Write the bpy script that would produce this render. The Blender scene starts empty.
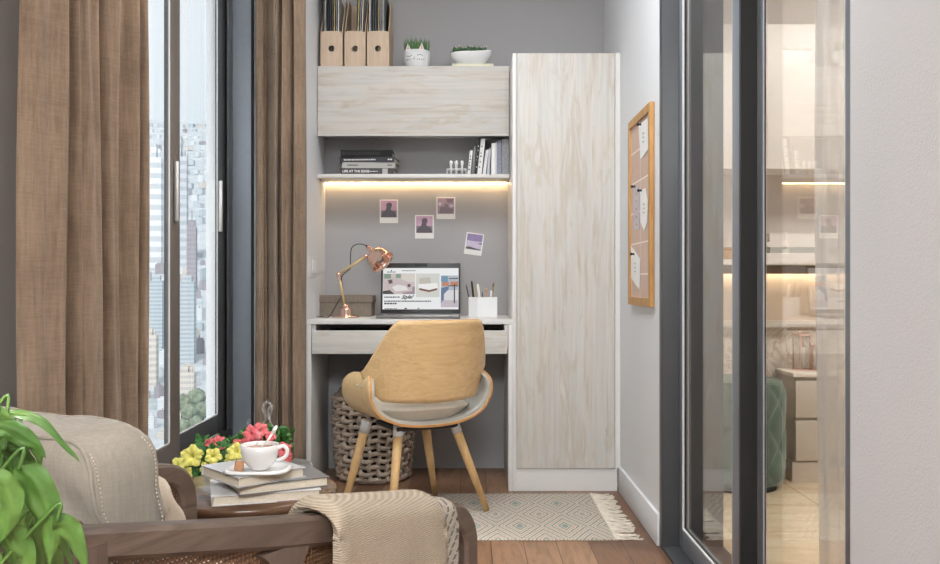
import bpy, bmesh, math, random
from mathutils import Vector, Matrix, noise as mnoise
R = math.radians
random.seed(7)
COL = bpy.context.scene.collection
F, H, CX, CY = 893.0, 0.916, 470.0, 282.0

def P(px, py, Y):
    return Vector(((px - CX) * Y / F, Y, H - (py - CY) * Y / F))

# ------------------------------------------------------------------ materials
def lin(c):
    c = c / 255.0
    return c / 12.92 if c <= 0.04045 else ((c + 0.055) / 1.055) ** 2.4

def rgb(r, g, b):
    return (lin(r), lin(g), lin(b), 1.0)

class NT:
    def __init__(s, name):
        s.m = bpy.data.materials.new(name)
        s.m.use_nodes = True
        s.t = s.m.node_tree
        s.b = s.t.nodes['Principled BSDF']
        s.out = s.t.nodes['Material Output']
    def n(s, typ, **kw):
        nd = s.t.nodes.new(typ)
        for k, v in kw.items():
            if k in nd.inputs.keys():
                nd.inputs[k].default_value = v
            else:
                setattr(nd, k, v)
        return nd
    def l(s, a, b):
        s.t.links.new(a, b)
    def math(s, op, a, b=0.5, c=None):
        nd = s.t.nodes.new('ShaderNodeMath'); nd.operation = op
        for i, v in enumerate((a, b) if c is None else (a, b, c)):
            if isinstance(v, (int, float)): nd.inputs[i].default_value = v
            else: s.l(v, nd.inputs[i])
        return nd.outputs[0]
    def coord(s, kind='Object', scale=(1, 1, 1), rot=(0, 0, 0)):
        tc = s.n('ShaderNodeTexCoord'); mp = s.n('ShaderNodeMapping')
        mp.inputs['Scale'].default_value = scale; mp.inputs['Rotation'].default_value = rot
        s.l(tc.outputs[kind], mp.inputs['Vector'])
        return mp.outputs[0]
    def noise(s, vec, scale=5, detail=4, rough=.5, dist=0):
        nd = s.n('ShaderNodeTexNoise')
        nd.inputs['Scale'].default_value = scale; nd.inputs['Detail'].default_value = detail
        nd.inputs['Roughness'].default_value = rough; nd.inputs['Distortion'].default_value = dist
        s.l(vec, nd.inputs['Vector'])
        return nd.outputs['Fac']
    def ramp(s, fac, stops, interp='LINEAR'):
        nd = s.n('ShaderNodeValToRGB'); cr = nd.color_ramp; cr.interpolation = interp
        while len(cr.elements) < len(stops): cr.elements.new(.5)
        for e, (p, c) in zip(cr.elements, stops): e.position = p; e.color = c
        s.l(fac, nd.inputs[0]); return nd.outputs[0]
    def mix(s, fac, a, b, mode='MIX'):
        nd = s.n('ShaderNodeMix', data_type='RGBA', blend_type=mode)
        for i, v in ((0, fac), (6, a), (7, b)):
            if isinstance(v, (int, float, tuple)): nd.inputs[i].default_value = v
            else: s.l(v, nd.inputs[i])
        return nd.outputs[2]
    def bump(s, h, strength=.2, dist=.002):
        nd = s.n('ShaderNodeBump'); nd.inputs['Strength'].default_value = strength
        nd.inputs['Distance'].default_value = dist
        s.l(h, nd.inputs['Height']); s.l(nd.outputs[0], s.b.inputs['Normal'])
    def col(s, v):
        if isinstance(v, tuple): s.b.inputs['Base Color'].default_value = v
        else: s.l(v, s.b.inputs['Base Color'])
    def rough(s, v): s.b.inputs['Roughness'].default_value = v

def plain(name, c, rough=.5, metal=0., var=.06, nscale=30, bump=0., spec=None, coat=0, sheen=0):
    m = NT(name)
    v = m.coord()
    f = m.noise(v, nscale, 4)
    lo = tuple(x * (1 - var) for x in c[:3]) + (1,); hi = tuple(min(1, x * (1 + var)) for x in c[:3]) + (1,)
    m.col(m.ramp(f, [(.3, lo), (.7, hi)]))
    m.rough(rough); m.b.inputs['Metallic'].default_value = metal
    if spec is not None: m.b.inputs['Specular IOR Level'].default_value = spec
    if coat: m.b.inputs['Coat Weight'].default_value = coat
    if sheen: m.b.inputs['Sheen Weight'].default_value = sheen
    if bump: m.bump(f, bump)
    return m.m

def wall_mat(name, c, b=.2, sc=330):
    m = NT(name); v = m.coord()
    f = m.noise(v, sc, 3, .6); g = m.noise(v, 2, 2)
    lo = tuple(x * .97 for x in c[:3]) + (1,)
    m.col(m.ramp(g, [(.3, lo), (.7, c)])); m.rough(.85); m.b.inputs['Specular IOR Level'].default_value = .2
    m.bump(f, b, .003); return m.m

def wood(name, stops, axis='Z', scale=1., fine=1., rough=.5, streak=None, spec=.4):
    """grain runs along axis"""
    m = NT(name)
    sc = {'X': (.16, 1, 1), 'Y': (1, .16, 1), 'Z': (1, 1, .16)}[axis]
    v = m.coord(scale=tuple(x * scale for x in sc))
    f = m.noise(v, 9, 8, .62, .6)
    v2 = m.coord(scale=tuple((x * scale * fine * 6) if x == 1 else x * scale * fine for x in sc))
    g = m.noise(v2, 14, 4, .6, .2)
    base = m.ramp(f, stops)
    fin = m.ramp(g, [(.3, (.86, .86, .86, 1)), (.6, (1, 1, 1, 1))])
    c = m.mix(1., base, fin, 'MULTIPLY')
    if streak:
        v3 = m.coord(scale=tuple(x * scale * 1.7 for x in sc))
        h = m.noise(v3, 16, 10, .72, 1.2)
        k = m.ramp(h, [(.62, (0, 0, 0, 1)), (.72, (1, 1, 1, 1))])
        c = m.mix(m.math('MULTIPLY', k, .65), c, streak)
    m.col(c); m.rough(rough); m.bump(g, .08, .001); m.b.inputs['Specular IOR Level'].default_value = spec
    return m.m

def fabric(name, c1, c2, sc=500, b=.5, slub=True):
    m = NT(name); v = m.coord()
    w = m.n('ShaderNodeTexWave', wave_type='BANDS', bands_direction='Z'); w.inputs['Scale'].default_value = sc * .3
    w.inputs['Distortion'].default_value = 3; w.inputs['Detail'].default_value = 2; m.l(v, w.inputs['Vector'])
    n1 = m.noise(m.coord(scale=(1, 1, .08)), sc * .25, 4, .7)
    n2 = m.noise(m.coord(scale=(.3, .3, 4)), sc * .15, 4, .7)
    n3 = m.noise(v, 6, 3)
    s = m.math('ADD', m.math('MULTIPLY', n1, .32), m.math('MULTIPLY', n2, .20))
    s = m.math('ADD', s, m.math('MULTIPLY', w.outputs['Fac'], .18 if sc < 800 else .05))
    s = m.math('ADD', s, m.math('MULTIPLY', n3, .28))
    m.col(m.ramp(s, [(.36, c1), (.62, c2)])); m.rough(.95); m.b.inputs['Specular IOR Level'].default_value = .1
    m.b.inputs['Sheen Weight'].default_value = .15
    m.bump(s, b, .003); return m.m

def emit(name, c, s):
    m = NT(name); m.b.inputs['Base Color'].default_value = (.02, .02, .02, 1)
    m.b.inputs['Emission Color'].default_value = c; m.b.inputs['Emission Strength'].default_value = s
    v = m.coord(); f = m.noise(v, 3, 1); m.l(m.math('ADD', m.math('MULTIPLY', f, .02), .5), m.b.inputs['Roughness'])
    return m.m

def glass(name, tint=(1, 1, 1, 1), ior=1.5, dirt=0.):
    m = NT(name); m.t.nodes.remove(m.b)
    tr = m.n('ShaderNodeBsdfTransparent'); gl = m.n('ShaderNodeBsdfGlossy'); lw = m.n('ShaderNodeLayerWeight'); lw.inputs[0].default_value = .5
    fz = m.math('ADD', m.math('MULTIPLY', m.math('POWER', lw.outputs['Facing'], 4.5), .9 * (ior - 1) / .5), .03); tr.inputs['Color'].default_value = tint
    gl.inputs['Roughness'].default_value = 0.0
    gl.inputs['Color'].default_value = (.95, .95, .95, 1)
    mx = m.n('ShaderNodeMixShader'); m.l(fz, mx.inputs[0]); m.l(tr.outputs[0], mx.inputs[1]); m.l(gl.outputs[0], mx.inputs[2])
    out = mx.outputs[0]
    if dirt:
        df = m.n('ShaderNodeBsdfDiffuse'); m2 = m.n('ShaderNodeMixShader')
        f = m.noise(m.coord(), 4, 2); m.l(m.math('MULTIPLY', f, dirt * 2), m2.inputs[0])
        m.l(out, m2.inputs[1]); m.l(df.outputs[0], m2.inputs[2]); out = m2.outputs[0]
    m.l(out, m.out.inputs['Surface']); return m.m

M = {}
PALE = [(.30, rgb(190, 179, 164)), (.42, rgb(208, 202, 193)), (.52, rgb(206, 204, 199)), (.60, rgb(198, 189, 176)), (.70, rgb(216, 214, 210))]
M['pale_v'] = wood('pale_oak_laminate_vertical', PALE, 'Z', 1.5, .8, .55, rgb(150, 138, 122))
M['pale_h'] = wood('pale_oak_laminate_horizontal', PALE, 'X', 1.5, .8, .55, rgb(150, 138, 122))
M['white_wall'] = wall_mat('white_plaster', rgb(224, 225, 227), .35, 260)
M['grey_wall'] = wall_mat('grey_plaster', rgb(170, 169, 170), .25, 300)
M['taupe_wall'] = wall_mat('taupe_plaster', rgb(180, 172, 165), .3, 300)
M['cream_wall'] = wall_mat('cream_plaster', rgb(220, 211, 204), .2)
M['ceiling'] = wall_mat('ceiling_white', rgb(235, 235, 233), .1)
M['white_lam'] = plain('white_laminate', rgb(220, 218, 215), .4, var=.01)
M['anthracite'] = plain('anthracite_aluminium', rgb(74, 76, 79), .42, .25, var=.03, nscale=80)
M['steel_grey'] = plain('blue_grey_aluminium', rgb(132, 138, 146), .38, .3, var=.03)
M['taupe_frame'] = plain('taupe_aluminium', rgb(112, 104, 98), .4, .3, var=.03)
M['black'] = plain('black_rubber', rgb(22, 22, 23), .6, var=.05)
M['seal'] = plain('pale_glazing_seal', rgb(215, 215, 215), .4, var=.02)
M['chrome'] = plain('satin_nickel', rgb(205, 203, 200), .3, .9, var=.02)
M['win_glass'] = glass('window_glass', (.97, .985, .99, 1), 1.35)
M['door_glass'] = glass('sliding_door_glass', (.93, .925, .91, 1), 1.5)
M['clear'] = glass('clear_glass', (.95, .96, .96, 1), 1.5)
M['curtain'] = fabric('brown_woven_curtain', rgb(104, 86, 71), rgb(155, 133, 112), 520, .5)
M['sheer'] = plain('white_sheer', rgb(225, 225, 225), .9, var=.03)
M['taupe_fab'] = fabric('taupe_linen', rgb(134, 126, 114), rgb(164, 155, 142), 900, .3)
M['cream_fab'] = fabric('cream_linen', rgb(192, 176, 156), rgb(214, 200, 180), 900, .2)
M['box_fab'] = fabric('beige_hessian', rgb(126, 114, 102), rgb(164, 152, 138), 900, .3)
M['felt'] = plain('grey_felt', rgb(176, 175, 168), .95, var=.1, nscale=200, bump=.2)
M['seat_fab'] = fabric('cream_seat_fabric', rgb(214, 202, 184), rgb(232, 222, 206), 900, .15)
M['maple'] = wood('maple_plywood', [(.25, rgb(212, 174, 122)), (.5, rgb(228, 194, 144)), (.62, rgb(216, 180, 130)), (.78, rgb(236, 206, 160))], 'X', 2.2, 1, .35)
M['ply_edge'] = wood('plywood_edge', [(.3, rgb(178, 122, 70)), (.6, rgb(208, 156, 98))], 'X', 4, 1, .5)
M['beech'] = wood('beech_leg', [(.3, rgb(196, 156, 104)), (.7, rgb(218, 182, 130))], 'Z', 4, 1, .4)
M['walnut'] = wood('smoked_walnut', [(.28, rgb(70, 57, 48)), (.45, rgb(98, 82, 71)), (.6, rgb(84, 69, 59)), (.75, rgb(112, 95, 83))], 'Y', 3., 1.6, .38, rgb(62, 46, 38))
M['walnut_z'] = wood('smoked_walnut_upright', [(.28, rgb(70, 57, 48)), (.45, rgb(98, 82, 71)), (.6, rgb(84, 69, 59)), (.75, rgb(112, 95, 83))], 'Z', 3., 1.6, .38, rgb(62, 46, 38))
M['table_wood'] = wood('dark_polished_walnut', [(.3, rgb(78, 56, 42)), (.55, rgb(108, 82, 62)), (.75, rgb(94, 70, 53))], 'X', 2.5, 1, .2)
M['birch'] = wood('birch_ply', [(.3, rgb(200, 176, 152)), (.7, rgb(216, 194, 170))], 'Z', 3, 1, .6)
M['frame_oak'] = wood('honey_oak', [(.3, rgb(176, 128, 72)), (.7, rgb(204, 158, 98))], 'Z', 3, 1, .5)
M['copper'] = plain('rose_gold', rgb(244, 208, 192), .16, 1., var=.01)
M['brass_arm'] = plain('pale_brass', rgb(214, 190, 140), .35, .6, var=.02)
M['ceramic'] = plain('white_ceramic', rgb(236, 234, 232), .12, var=.01, coat=.5)
M['matt_ceramic'] = plain('matt_white_ceramic', rgb(232, 233, 234), .5, var=.01)
M['pink'] = plain('pale_pink', rgb(225, 170, 165), .6)
M['ink'] = plain('dark_ink', rgb(40, 38, 38), .7)
M['paper'] = plain('paper_pages', rgb(214, 203, 184), .9, var=.08, nscale=300)
M['white_paper'] = plain('white_paper', rgb(238, 236, 233), .8, var=.01)
M['rope'] = plain('natural_cotton_rope', rgb(166, 150, 134), .95, var=.18, nscale=120, bump=.5)
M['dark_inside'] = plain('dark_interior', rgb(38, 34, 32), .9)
M['laptop'] = plain('space_grey_aluminium', rgb(128, 126, 125), .35, .6, var=.02)
M['bezel'] = plain('black_bezel', rgb(30, 30, 31), .3)
M['leaf'] = None
M['soil'] = plain('potting_soil', rgb(52, 40, 32), .95, var=.3, nscale=200, bump=.6)
M['terracotta'] = plain('grey_stone_pot', rgb(120, 116, 110), .8, var=.1, bump=.3)
M['grass_green'] = plain('grass_blade_green', rgb(70, 112, 52), .6, var=.35, nscale=60)
M['succ'] = plain('succulent_green', rgb(92, 126, 88), .6, var=.4, nscale=90)
M['leafdark'] = plain('petunia_leaf_green', rgb(58, 106, 46), .45, var=.35, nscale=50)
M['yellow'] = plain('yellow_petal', rgb(214, 206, 104), .6, var=.06, nscale=60)
M['coral'] = plain('coral_petal', rgb(212, 96, 100), .6, var=.1, nscale=60)
M['biscuit'] = plain('caramel_biscuit', rgb(176, 130, 94), .8, var=.15, nscale=200, bump=.4)
M['coffee'] = plain('coffee', rgb(176, 128, 92), .25, var=.1)
M['green_velvet'] = plain('green_velvet', rgb(84, 112, 96), .85, var=.12, nscale=20, sheen=.5)
M['lacquer'] = plain('greige_lacquer', rgb(196, 186, 174), .4, var=.01)
M['ivory'] = plain('ivory_panel', rgb(230, 223, 216), .4, var=.01)
M['brown_trim'] = plain('brown_channel', rgb(120, 102, 84), .7)  # brown of the far room skirting and shelf channel
M['led'] = emit('warm_led_strip', (1.0, .68, .36, 1), 26.0)
M['led2'] = emit('warm_led_strip_far_room', (1.0, .76, .48, 1), 22.0)
M['fill_glow'] = emit('fill_panel_glow', (.97, .985, 1.0, 1), 16.0)  # glow of the added fill panel over the study
M['screen'] = emit('laptop_screen_white', rgb(240, 241, 242), .82)

def leaf_mat():
    m = NT('glossy_houseplant_leaf'); v = m.coord()
    f = m.noise(v, 18, 4); g = m.noise(v, 120, 2)
    m.col(m.ramp(m.math('ADD', m.math('MULTIPLY', f, .8), m.math('MULTIPLY', g, .2)), [(.3, rgb(54, 84, 36)), (.5, rgb(78, 112, 48)), (.72, rgb(114, 146, 74))]))
    m.rough(.3); m.b.inputs['Subsurface Weight'].default_value = .0
    m.b.inputs['Transmission Weight'].default_value = 0
    m.bump(f, .15, .004); return m.m
M['leaf'] = leaf_mat()

def floor_mat():
    m = NT('walnut_plank_floor'); tc = m.n('ShaderNodeTexCoord'); mp = m.n('ShaderNodeMapping')
    m.l(tc.outputs['Object'], mp.inputs['Vector']); mp.inputs['Rotation'].default_value = (0, 0, R(90)); mp.inputs['Location'].default_value = (.05, .062, 0)
    br = m.n('ShaderNodeTexBrick'); m.l(mp.outputs[0], br.inputs['Vector'])
    br.inputs['Scale'].default_value = 1; br.inputs['Brick Width'].default_value = .62; br.inputs['Row Height'].default_value = .115
    br.inputs['Mortar Size'].default_value = .0016; br.inputs['Mortar Smooth'].default_value = .2
    br.offset = .37; br.inputs['Color1'].default_value = rgb(148, 114, 88); br.inputs['Color2'].default_value = rgb(104, 74, 55)
    br.inputs['Mortar'].default_value = rgb(58, 40, 30); br.inputs['Bias'].default_value = -.1
    v = m.coord(scale=(1, .13, 1)); n = m.noise(v, 22, 8, .68, 2.2)
    gr = m.ramp(n, [(.32, (.58, .54, .50, 1)), (.5, (1, 1, 1, 1)), (.68, (1.22, 1.18, 1.12, 1))])
    m.col(m.mix(1., br.outputs['Color'], gr, 'MULTIPLY')); m.rough(.38); m.bump(br.outputs['Fac'], -.2, .002)
    return m.m
M['floor'] = floor_mat()

def tile_mat():
    m = NT('beige_marble_tiles'); v = m.coord()
    br = m.n('ShaderNodeTexBrick'); m.l(v, br.inputs['Vector']); br.offset = 0
    br.inputs['Scale'].default_value = 1; br.inputs['Brick Width'].default_value = .8; br.inputs['Row Height'].default_value = .8
    br.inputs['Mortar Size'].default_value = .003; br.inputs['Color1'].default_value = (1, 1, 1, 1); br.inputs['Color2'].default_value = (.95, .95, .95, 1)
    br.inputs['Mortar'].default_value = (.5, .45, .4, 1)
    n = m.noise(m.coord(scale=(.4, 2, 1)), 5, 9, .65, 1.5)
    c = m.ramp(n, [(.3, rgb(196, 170, 136)), (.5, rgb(222, 202, 172)), (.7, rgb(232, 216, 190))])
    m.col(m.mix(1., c, br.outputs['Color'], 'MULTIPLY')); m.rough(.18); return m.m
M['tile'] = tile_mat()

def marble_mat():
    m = NT('cream_marble'); n = m.noise(m.coord(), 5, 10, .7, 2.5)
    m.col(m.ramp(n, [(.35, rgb(226, 214, 200)), (.48, rgb(232, 222, 210)), (.505, rgb(170, 140, 116)), (.53, rgb(232, 222, 210)), (.8, rgb(222, 208, 194))]))
    m.rough(.2); return m.m
M['marble'] = marble_mat()

def cane_mat(scale=240):
    m = NT('woven_cane'); v = m.coord()
    sx = m.n('ShaderNodeSeparateXYZ'); m.l(v, sx.inputs[0])
    a = m.math('ADD', sx.outputs[0], sx.outputs[1])
    u = m.math('SINE', m.math('MULTIPLY', m.math('ADD', a, sx.outputs[2]), scale * 2.2))
    w = m.math('SINE', m.math('MULTIPLY', m.math('SUBTRACT', a, sx.outputs[2]), scale * 2.2))
    h = m.math('MULTIPLY', u, w)
    hole = m.math('GREATER_THAN', h, .35)
    m.col(m.ramp(m.math('ADD', m.math('MULTIPLY', h, .5), .5), [(.2, rgb(120, 88, 62)), (.6, rgb(84, 58, 40))])); m.rough(.6)
    tr = m.n('ShaderNodeBsdfTransparent'); mx = m.n('ShaderNodeMixShader')
    m.l(hole, mx.inputs[0]); m.l(m.b.outputs[0], mx.inputs[1]); m.l(tr.outputs[0], mx.inputs[2]); m.l(mx.outputs[0], m.out.inputs['Surface'])
    return m.m
M['cane'] = cane_mat()

def throw_mat():
    m = NT('oatmeal_knit_throw'); v = m.coord()
    w = m.n('ShaderNodeTexWave', wave_type='BANDS', bands_direction='Z'); w.inputs['Scale'].default_value = 110; w.inputs['Distortion'].default_value = 1.5
    w.inputs['Detail'].default_value = 3; w.inputs['Detail Scale'].default_value = 4; m.l(v, w.inputs['Vector'])
    n = m.noise(v, 160, 3, .7); s = m.math('ADD', m.math('MULTIPLY', w.outputs['Fac'], .5), m.math('MULTIPLY', n, .5))
    m.col(m.ramp(s, [(.2, rgb(152, 138, 120)), (.65, rgb(178, 164, 145))])); m.rough(.95); m.b.inputs['Specular IOR Level'].default_value = .1
    m.bump(s, .6, .004); return m.m
M['throw'] = throw_mat()
def throw_stripe_mat():
    m = NT('oatmeal_throw_dash_pattern'); v = m.coord(); sx = m.n('ShaderNodeSeparateXYZ'); m.l(v, sx.inputs[0])
    u = m.math('FRACT', m.math('ADD', m.math('MULTIPLY', sx.outputs[1], 60), m.math('MULTIPLY', sx.outputs[2], -45)))
    w = m.math('FRACT', m.math('MULTIPLY', sx.outputs[2], 110))
    d = m.math('MULTIPLY', m.math('LESS_THAN', u, .32), m.math('LESS_THAN', w, .75))
    zc = m.math('LESS_THAN', sx.outputs[2], .535)
    d = m.math('MULTIPLY', d, zc)
    n = m.noise(v, 160, 3, .7)
    base = m.ramp(n, [(.3, rgb(144, 133, 118)), (.65, rgb(170, 160, 145))])
    m.col(m.mix(d, base, rgb(96, 92, 92))); m.rough(.95); m.bump(n, .5, .003); return m.m
M['throw2'] = throw_stripe_mat()

def rug_mat():
    m = NT('kilim_diamond_weave'); v = m.coord(); sx = m.n('ShaderNodeSeparateXYZ'); m.l(v, sx.inputs[0])
    n = m.noise(v, 60, 3)
    tx = m.math('ABSOLUTE', m.math('SUBTRACT', m.math('FRACT', m.math('MULTIPLY', sx.outputs[0], 1 / .17)), .5))
    ty = m.math('ABSOLUTE', m.math('SUBTRACT', m.math('FRACT', m.math('MULTIPLY', sx.outputs[1], 1 / .34)), .5))
    d = m.math('ADD', tx, m.math('MULTIPLY', ty, 1.0))
    d2 = m.math('ADD', m.math('MULTIPLY', d, 6.2), m.math('MULTIPLY', n, .35))
    f = m.math('FRACT', d2)
    c = m.ramp(f, [(.0, rgb(122, 140, 132)), (.22, rgb(198, 188, 174)), (.48, rgb(172, 134, 112)), (.66, rgb(204, 194, 180)), (.88, rgb(142, 132, 124))], 'CONSTANT')
    cen = m.math('LESS_THAN', d, .09)
    c = m.mix(cen, c, rgb(120, 138, 128))
    st = m.math('GREATER_THAN', m.math('SINE', m.math('MULTIPLY', sx.outputs[1], 420)), .55)
    c = m.mix(m.math('MULTIPLY', st, .35), c, rgb(226, 218, 204))
    m.col(c); m.rough(.95); m.bump(n, .5, .003); return m.m
M['rug'] = rug_mat()
M['fringe'] = plain('cream_cotton_fringe', rgb(222, 212, 196), .95, var=.12, nscale=80)

# ------------------------------------------------------------------ geometry
class MB:
    def __init__(s): s.bm = bmesh.new()
    def add(s, verts, faces, smooth=False, mi=0):
        vs = [s.bm.verts.new(v) for v in verts]
        for f in faces:
            try:
                fc = s.bm.faces.new([vs[i] for i in f]); fc.smooth = smooth; fc.material_index = mi
            except ValueError: pass
        return vs
    def box(s, x0, x1, y0, y1, z0, z1, bev=0., mi=0, mat=None):
        t = bmesh.new(); bmesh.ops.create_cube(t, size=1)
        for v in t.verts: v.co = Vector((x0 + (x1 - x0) * (v.co.x + .5), y0 + (y1 - y0) * (v.co.y + .5), z0 + (z1 - z0) * (v.co.z + .5)))
        if bev > 0: bmesh.ops.bevel(t, geom=t.edges[:], offset=bev, segments=3, profile=.5, affect='EDGES')
        s.merge(t, bev > 0, mi, mat); return s
    def merge(s, t, smooth=False, mi=0, mat=None):
        if mat is not None: t.transform(mat)
        t.verts.index_update()
        vs = [s.bm.verts.new(v.co) for v in t.verts]
        for f in t.faces:
            try:
                nf = s.bm.faces.new([vs[v.index] for v in f.verts]); nf.smooth = smooth; nf.material_index = mi
            except ValueError: pass
        t.free()
    def lathe(s, prof, c=(0, 0, 0), n=32, axis=None, mi=0, caps=True, sx=1, sy=1):
        c = Vector(c); rings = []
        q = Vector((0, 0, 1)).rotation_difference(Vector(axis).normalized()) if axis is not None else None
        for r, z in prof:
            ring = []
            for i in range(n):
                a = 2 * math.pi * i / n
                p = Vector((r * math.cos(a) * sx, r * math.sin(a) * sy, z))
                if q: p = q @ p
                ring.append(s.bm.verts.new(p + c))
            rings.append(ring)
        for a, b in zip(rings, rings[1:]):
            for i in range(n):
                j = (i + 1) % n
                f = s.bm.faces.new([a[i], a[j], b[j], b[i]]); f.smooth = True; f.material_index = mi
        if caps:
            for ring, rv in ((rings[0], True), (rings[-1], False)):
                f = s.bm.faces.new(ring[::-1] if rv else ring); f.material_index = mi
        return s
    def tube(s, pts, r, n=8, closed=False, mi=0, flat=1.0):
        pts = [Vector(p) for p in pts]; rr = r if isinstance(r, (list, tuple)) else [r] * len(pts)
        rings = []; N = len(pts); up = None
        for i, p in enumerate(pts):
            if closed: t = pts[(i + 1) % N] - pts[i - 1]
            else: t = pts[min(i + 1, N - 1)] - pts[max(i - 1, 0)]
            t.normalize()
            if up is None:
                up = Vector((0, 0, 1)) if abs(t.z) < .9 else Vector((1, 0, 0))
            a = t.cross(up)
            if a.length < 1e-5: a = t.cross(Vector((0, 1, 0)))
            a.normalize(); b = a.cross(t).normalized(); up = b
            rings.append([s.bm.verts.new(p + (a * math.cos(2 * math.pi * k / n) + b * math.sin(2 * math.pi * k / n) * flat) * rr[i]) for k in range(n)])
        rng = range(N) if closed else range(N - 1)
        for i in rng:
            A, B = rings[i], rings[(i + 1) % N]
            for k in range(n):
                j = (k + 1) % n
                f = s.bm.faces.new([A[k], B[k], B[j], A[j]]); f.smooth = True; f.material_index = mi
        if not closed:
            s.bm.faces.new(rings[0]).material_index = mi; s.bm.faces.new(rings[-1][::-1]).material_index = mi
        return s
    def cone(s, a, b, r0, r1, n=20, mi=0): return s.tube([a, b], [r0, r1], n, mi=mi)
    def sweep(s, pts, w, h, side=(1, 0, 0), bev=.003):
        """rectangular section swept along pts lying in the plane normal to side"""
        pts = [Vector(p) for p in pts]; side = Vector(side).normalized(); rings = []
        for i, p in enumerate(pts):
            t = (pts[min(i + 1, len(pts) - 1)] - pts[max(i - 1, 0)]).normalized(); nrm = side.cross(t).normalized()
            hh = h[i] if isinstance(h, list) else h
            c = bev; ww, h2 = w / 2, hh / 2
            sec = [(-ww + c, -h2), (ww - c, -h2), (ww, -h2 + c), (ww, h2 - c), (ww - c, h2), (-ww + c, h2), (-ww, h2 - c), (-ww, -h2 + c)]
            rings.append([s.bm.verts.new(p + side * a + nrm * b) for a, b in sec])
        for A, B in zip(rings, rings[1:]):
            for k in range(8):
                j = (k + 1) % 8; s.bm.faces.new([A[k], A[j], B[j], B[k]])
        s.bm.faces.new(rings[0][::-1]); s.bm.faces.new(rings[-1]); return s
    def prism(s, poly, vec, mi=0):
        vec = Vector(vec); a = [s.bm.verts.new(p) for p in poly]; b = [s.bm.verts.new(Vector(p) + vec) for p in poly]
        n = len(a)
        s.bm.faces.new(a[::-1]).material_index = mi; s.bm.faces.new(b).material_index = mi
        for i in range(n):
            j = (i + 1) % n; s.bm.faces.new([a[i], a[j], b[j], b[i]]).material_index = mi
        return s
    def grid(s, fn, nu, nv, smooth=True, mi=0, closed_u=False):
        vs = [[s.bm.verts.new(fn(i / nu, j / nv)) for j in range(nv + 1)] for i in range(nu + (0 if closed_u else 1))]
        n = len(vs)
        for i in range(nu):
            for j in range(nv):
                f = s.bm.faces.new([vs[i][j], vs[(i + 1) % n][j], vs[(i + 1) % n][j + 1], vs[i][j + 1]]); f.smooth = smooth; f.material_index = mi
        return s
    def shell(s, fn, nu, nv, th, mi=0, smooth=True, edge_mi=None):
        """thick sheet: fn(u,v) mid surface"""
        e = 1e-3
        def nrm(u, v):
            du = fn(min(u + e, 1), v) - fn(max(u - e, 0), v); dv = fn(u, min(v + e, 1)) - fn(u, max(v - e, 0))
            n = du.cross(dv); return n.normalized() if n.length > 1e-12 else Vector((0, 0, 1))
        A, B = [], []
        for i in range(nu + 1):
            A.append([]); B.append([])
            for j in range(nv + 1):
                u, v = i / nu, j / nv; p = fn(u, v); n = nrm(u, v)
                A[-1].append(s.bm.verts.new(p + n * th / 2)); B[-1].append(s.bm.verts.new(p - n * th / 2))
        for i in range(nu):
            for j in range(nv):
                f = s.bm.faces.new([A[i][j], A[i + 1][j], A[i + 1][j + 1], A[i][j + 1]]); f.smooth = smooth; f.material_index = mi
                f = s.bm.faces.new([B[i][j + 1], B[i + 1][j + 1], B[i + 1][j], B[i][j]]); f.smooth = smooth; f.material_index = mi
        em = mi if edge_mi is None else edge_mi
        for i in range(nu):
            for j in (0, nv):
                q = [A[i][j], A[i + 1][j], B[i + 1][j], B[i][j]]; f = s.bm.faces.new(q if j else q[::-1]); f.material_index = em
        for j in range(nv):
            for i in (0, nu):
                q = [A[i][j], A[i][j + 1], B[i][j + 1], B[i][j]]; f = s.bm.faces.new(q[::-1] if i else q); f.material_index = em
        return s
    def build(s, name, mats, parent=None, world=True):
        bmesh.ops.recalc_face_normals(s.bm, faces=s.bm.faces[:])
        me = bpy.data.meshes.new(name)
        if parent is not None and world: s.bm.transform(MW[parent.name].inverted())
        off = Vector((0, 0, 0))
        if parent is None:
            xs = [v.co for v in s.bm.verts]
            lo = Vector([min(c[i] for c in xs) for i in range(3)]); hi = Vector([max(c[i] for c in xs) for i in range(3)])
            off = Vector(((lo.x + hi.x) / 2, (lo.y + hi.y) / 2, lo.z)); s.bm.transform(Matrix.Translation(-off))
        s.bm.to_mesh(me); s.bm.free()
        if not isinstance(mats, (list, tuple)): mats = [mats]
        for m in mats: me.materials.append(m)
        o = bpy.data.objects.new(name, me); COL.objects.link(o); o.location = off
        MW[o.name] = Matrix.Translation(off)
        if parent is not None: o.parent = parent; MW[o.name] = MW[parent.name].copy()
        return o
MW = {}

def tag(o, label, cat, group=None):
    o['label'] = label; o['category'] = cat
    if group: o['group'] = group
    return o
def thing(name, label, cat, loc=(0, 0, 0), rz=0., group=None):
    o = bpy.data.objects.new(name, None); COL.objects.link(o); o.location = loc; o.rotation_euler = (0, 0, rz)
    o.empty_display_size = .1
    MW[o.name] = Matrix.Translation(Vector(loc)) @ Matrix.Rotation(rz, 4, 'Z')
    return tag(o, label, cat, group)
def struct(o): o['kind'] = 'structure'; return o
def bx(name, mat, parent, *a, **k): return MB().box(*a, **k).build(name, mat, parent)
def lathe_thing(name, mat, prof, c, n=32, parent=None, **k): return MB().lathe(prof, c, n, **k).build(name, mat, parent)

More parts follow.
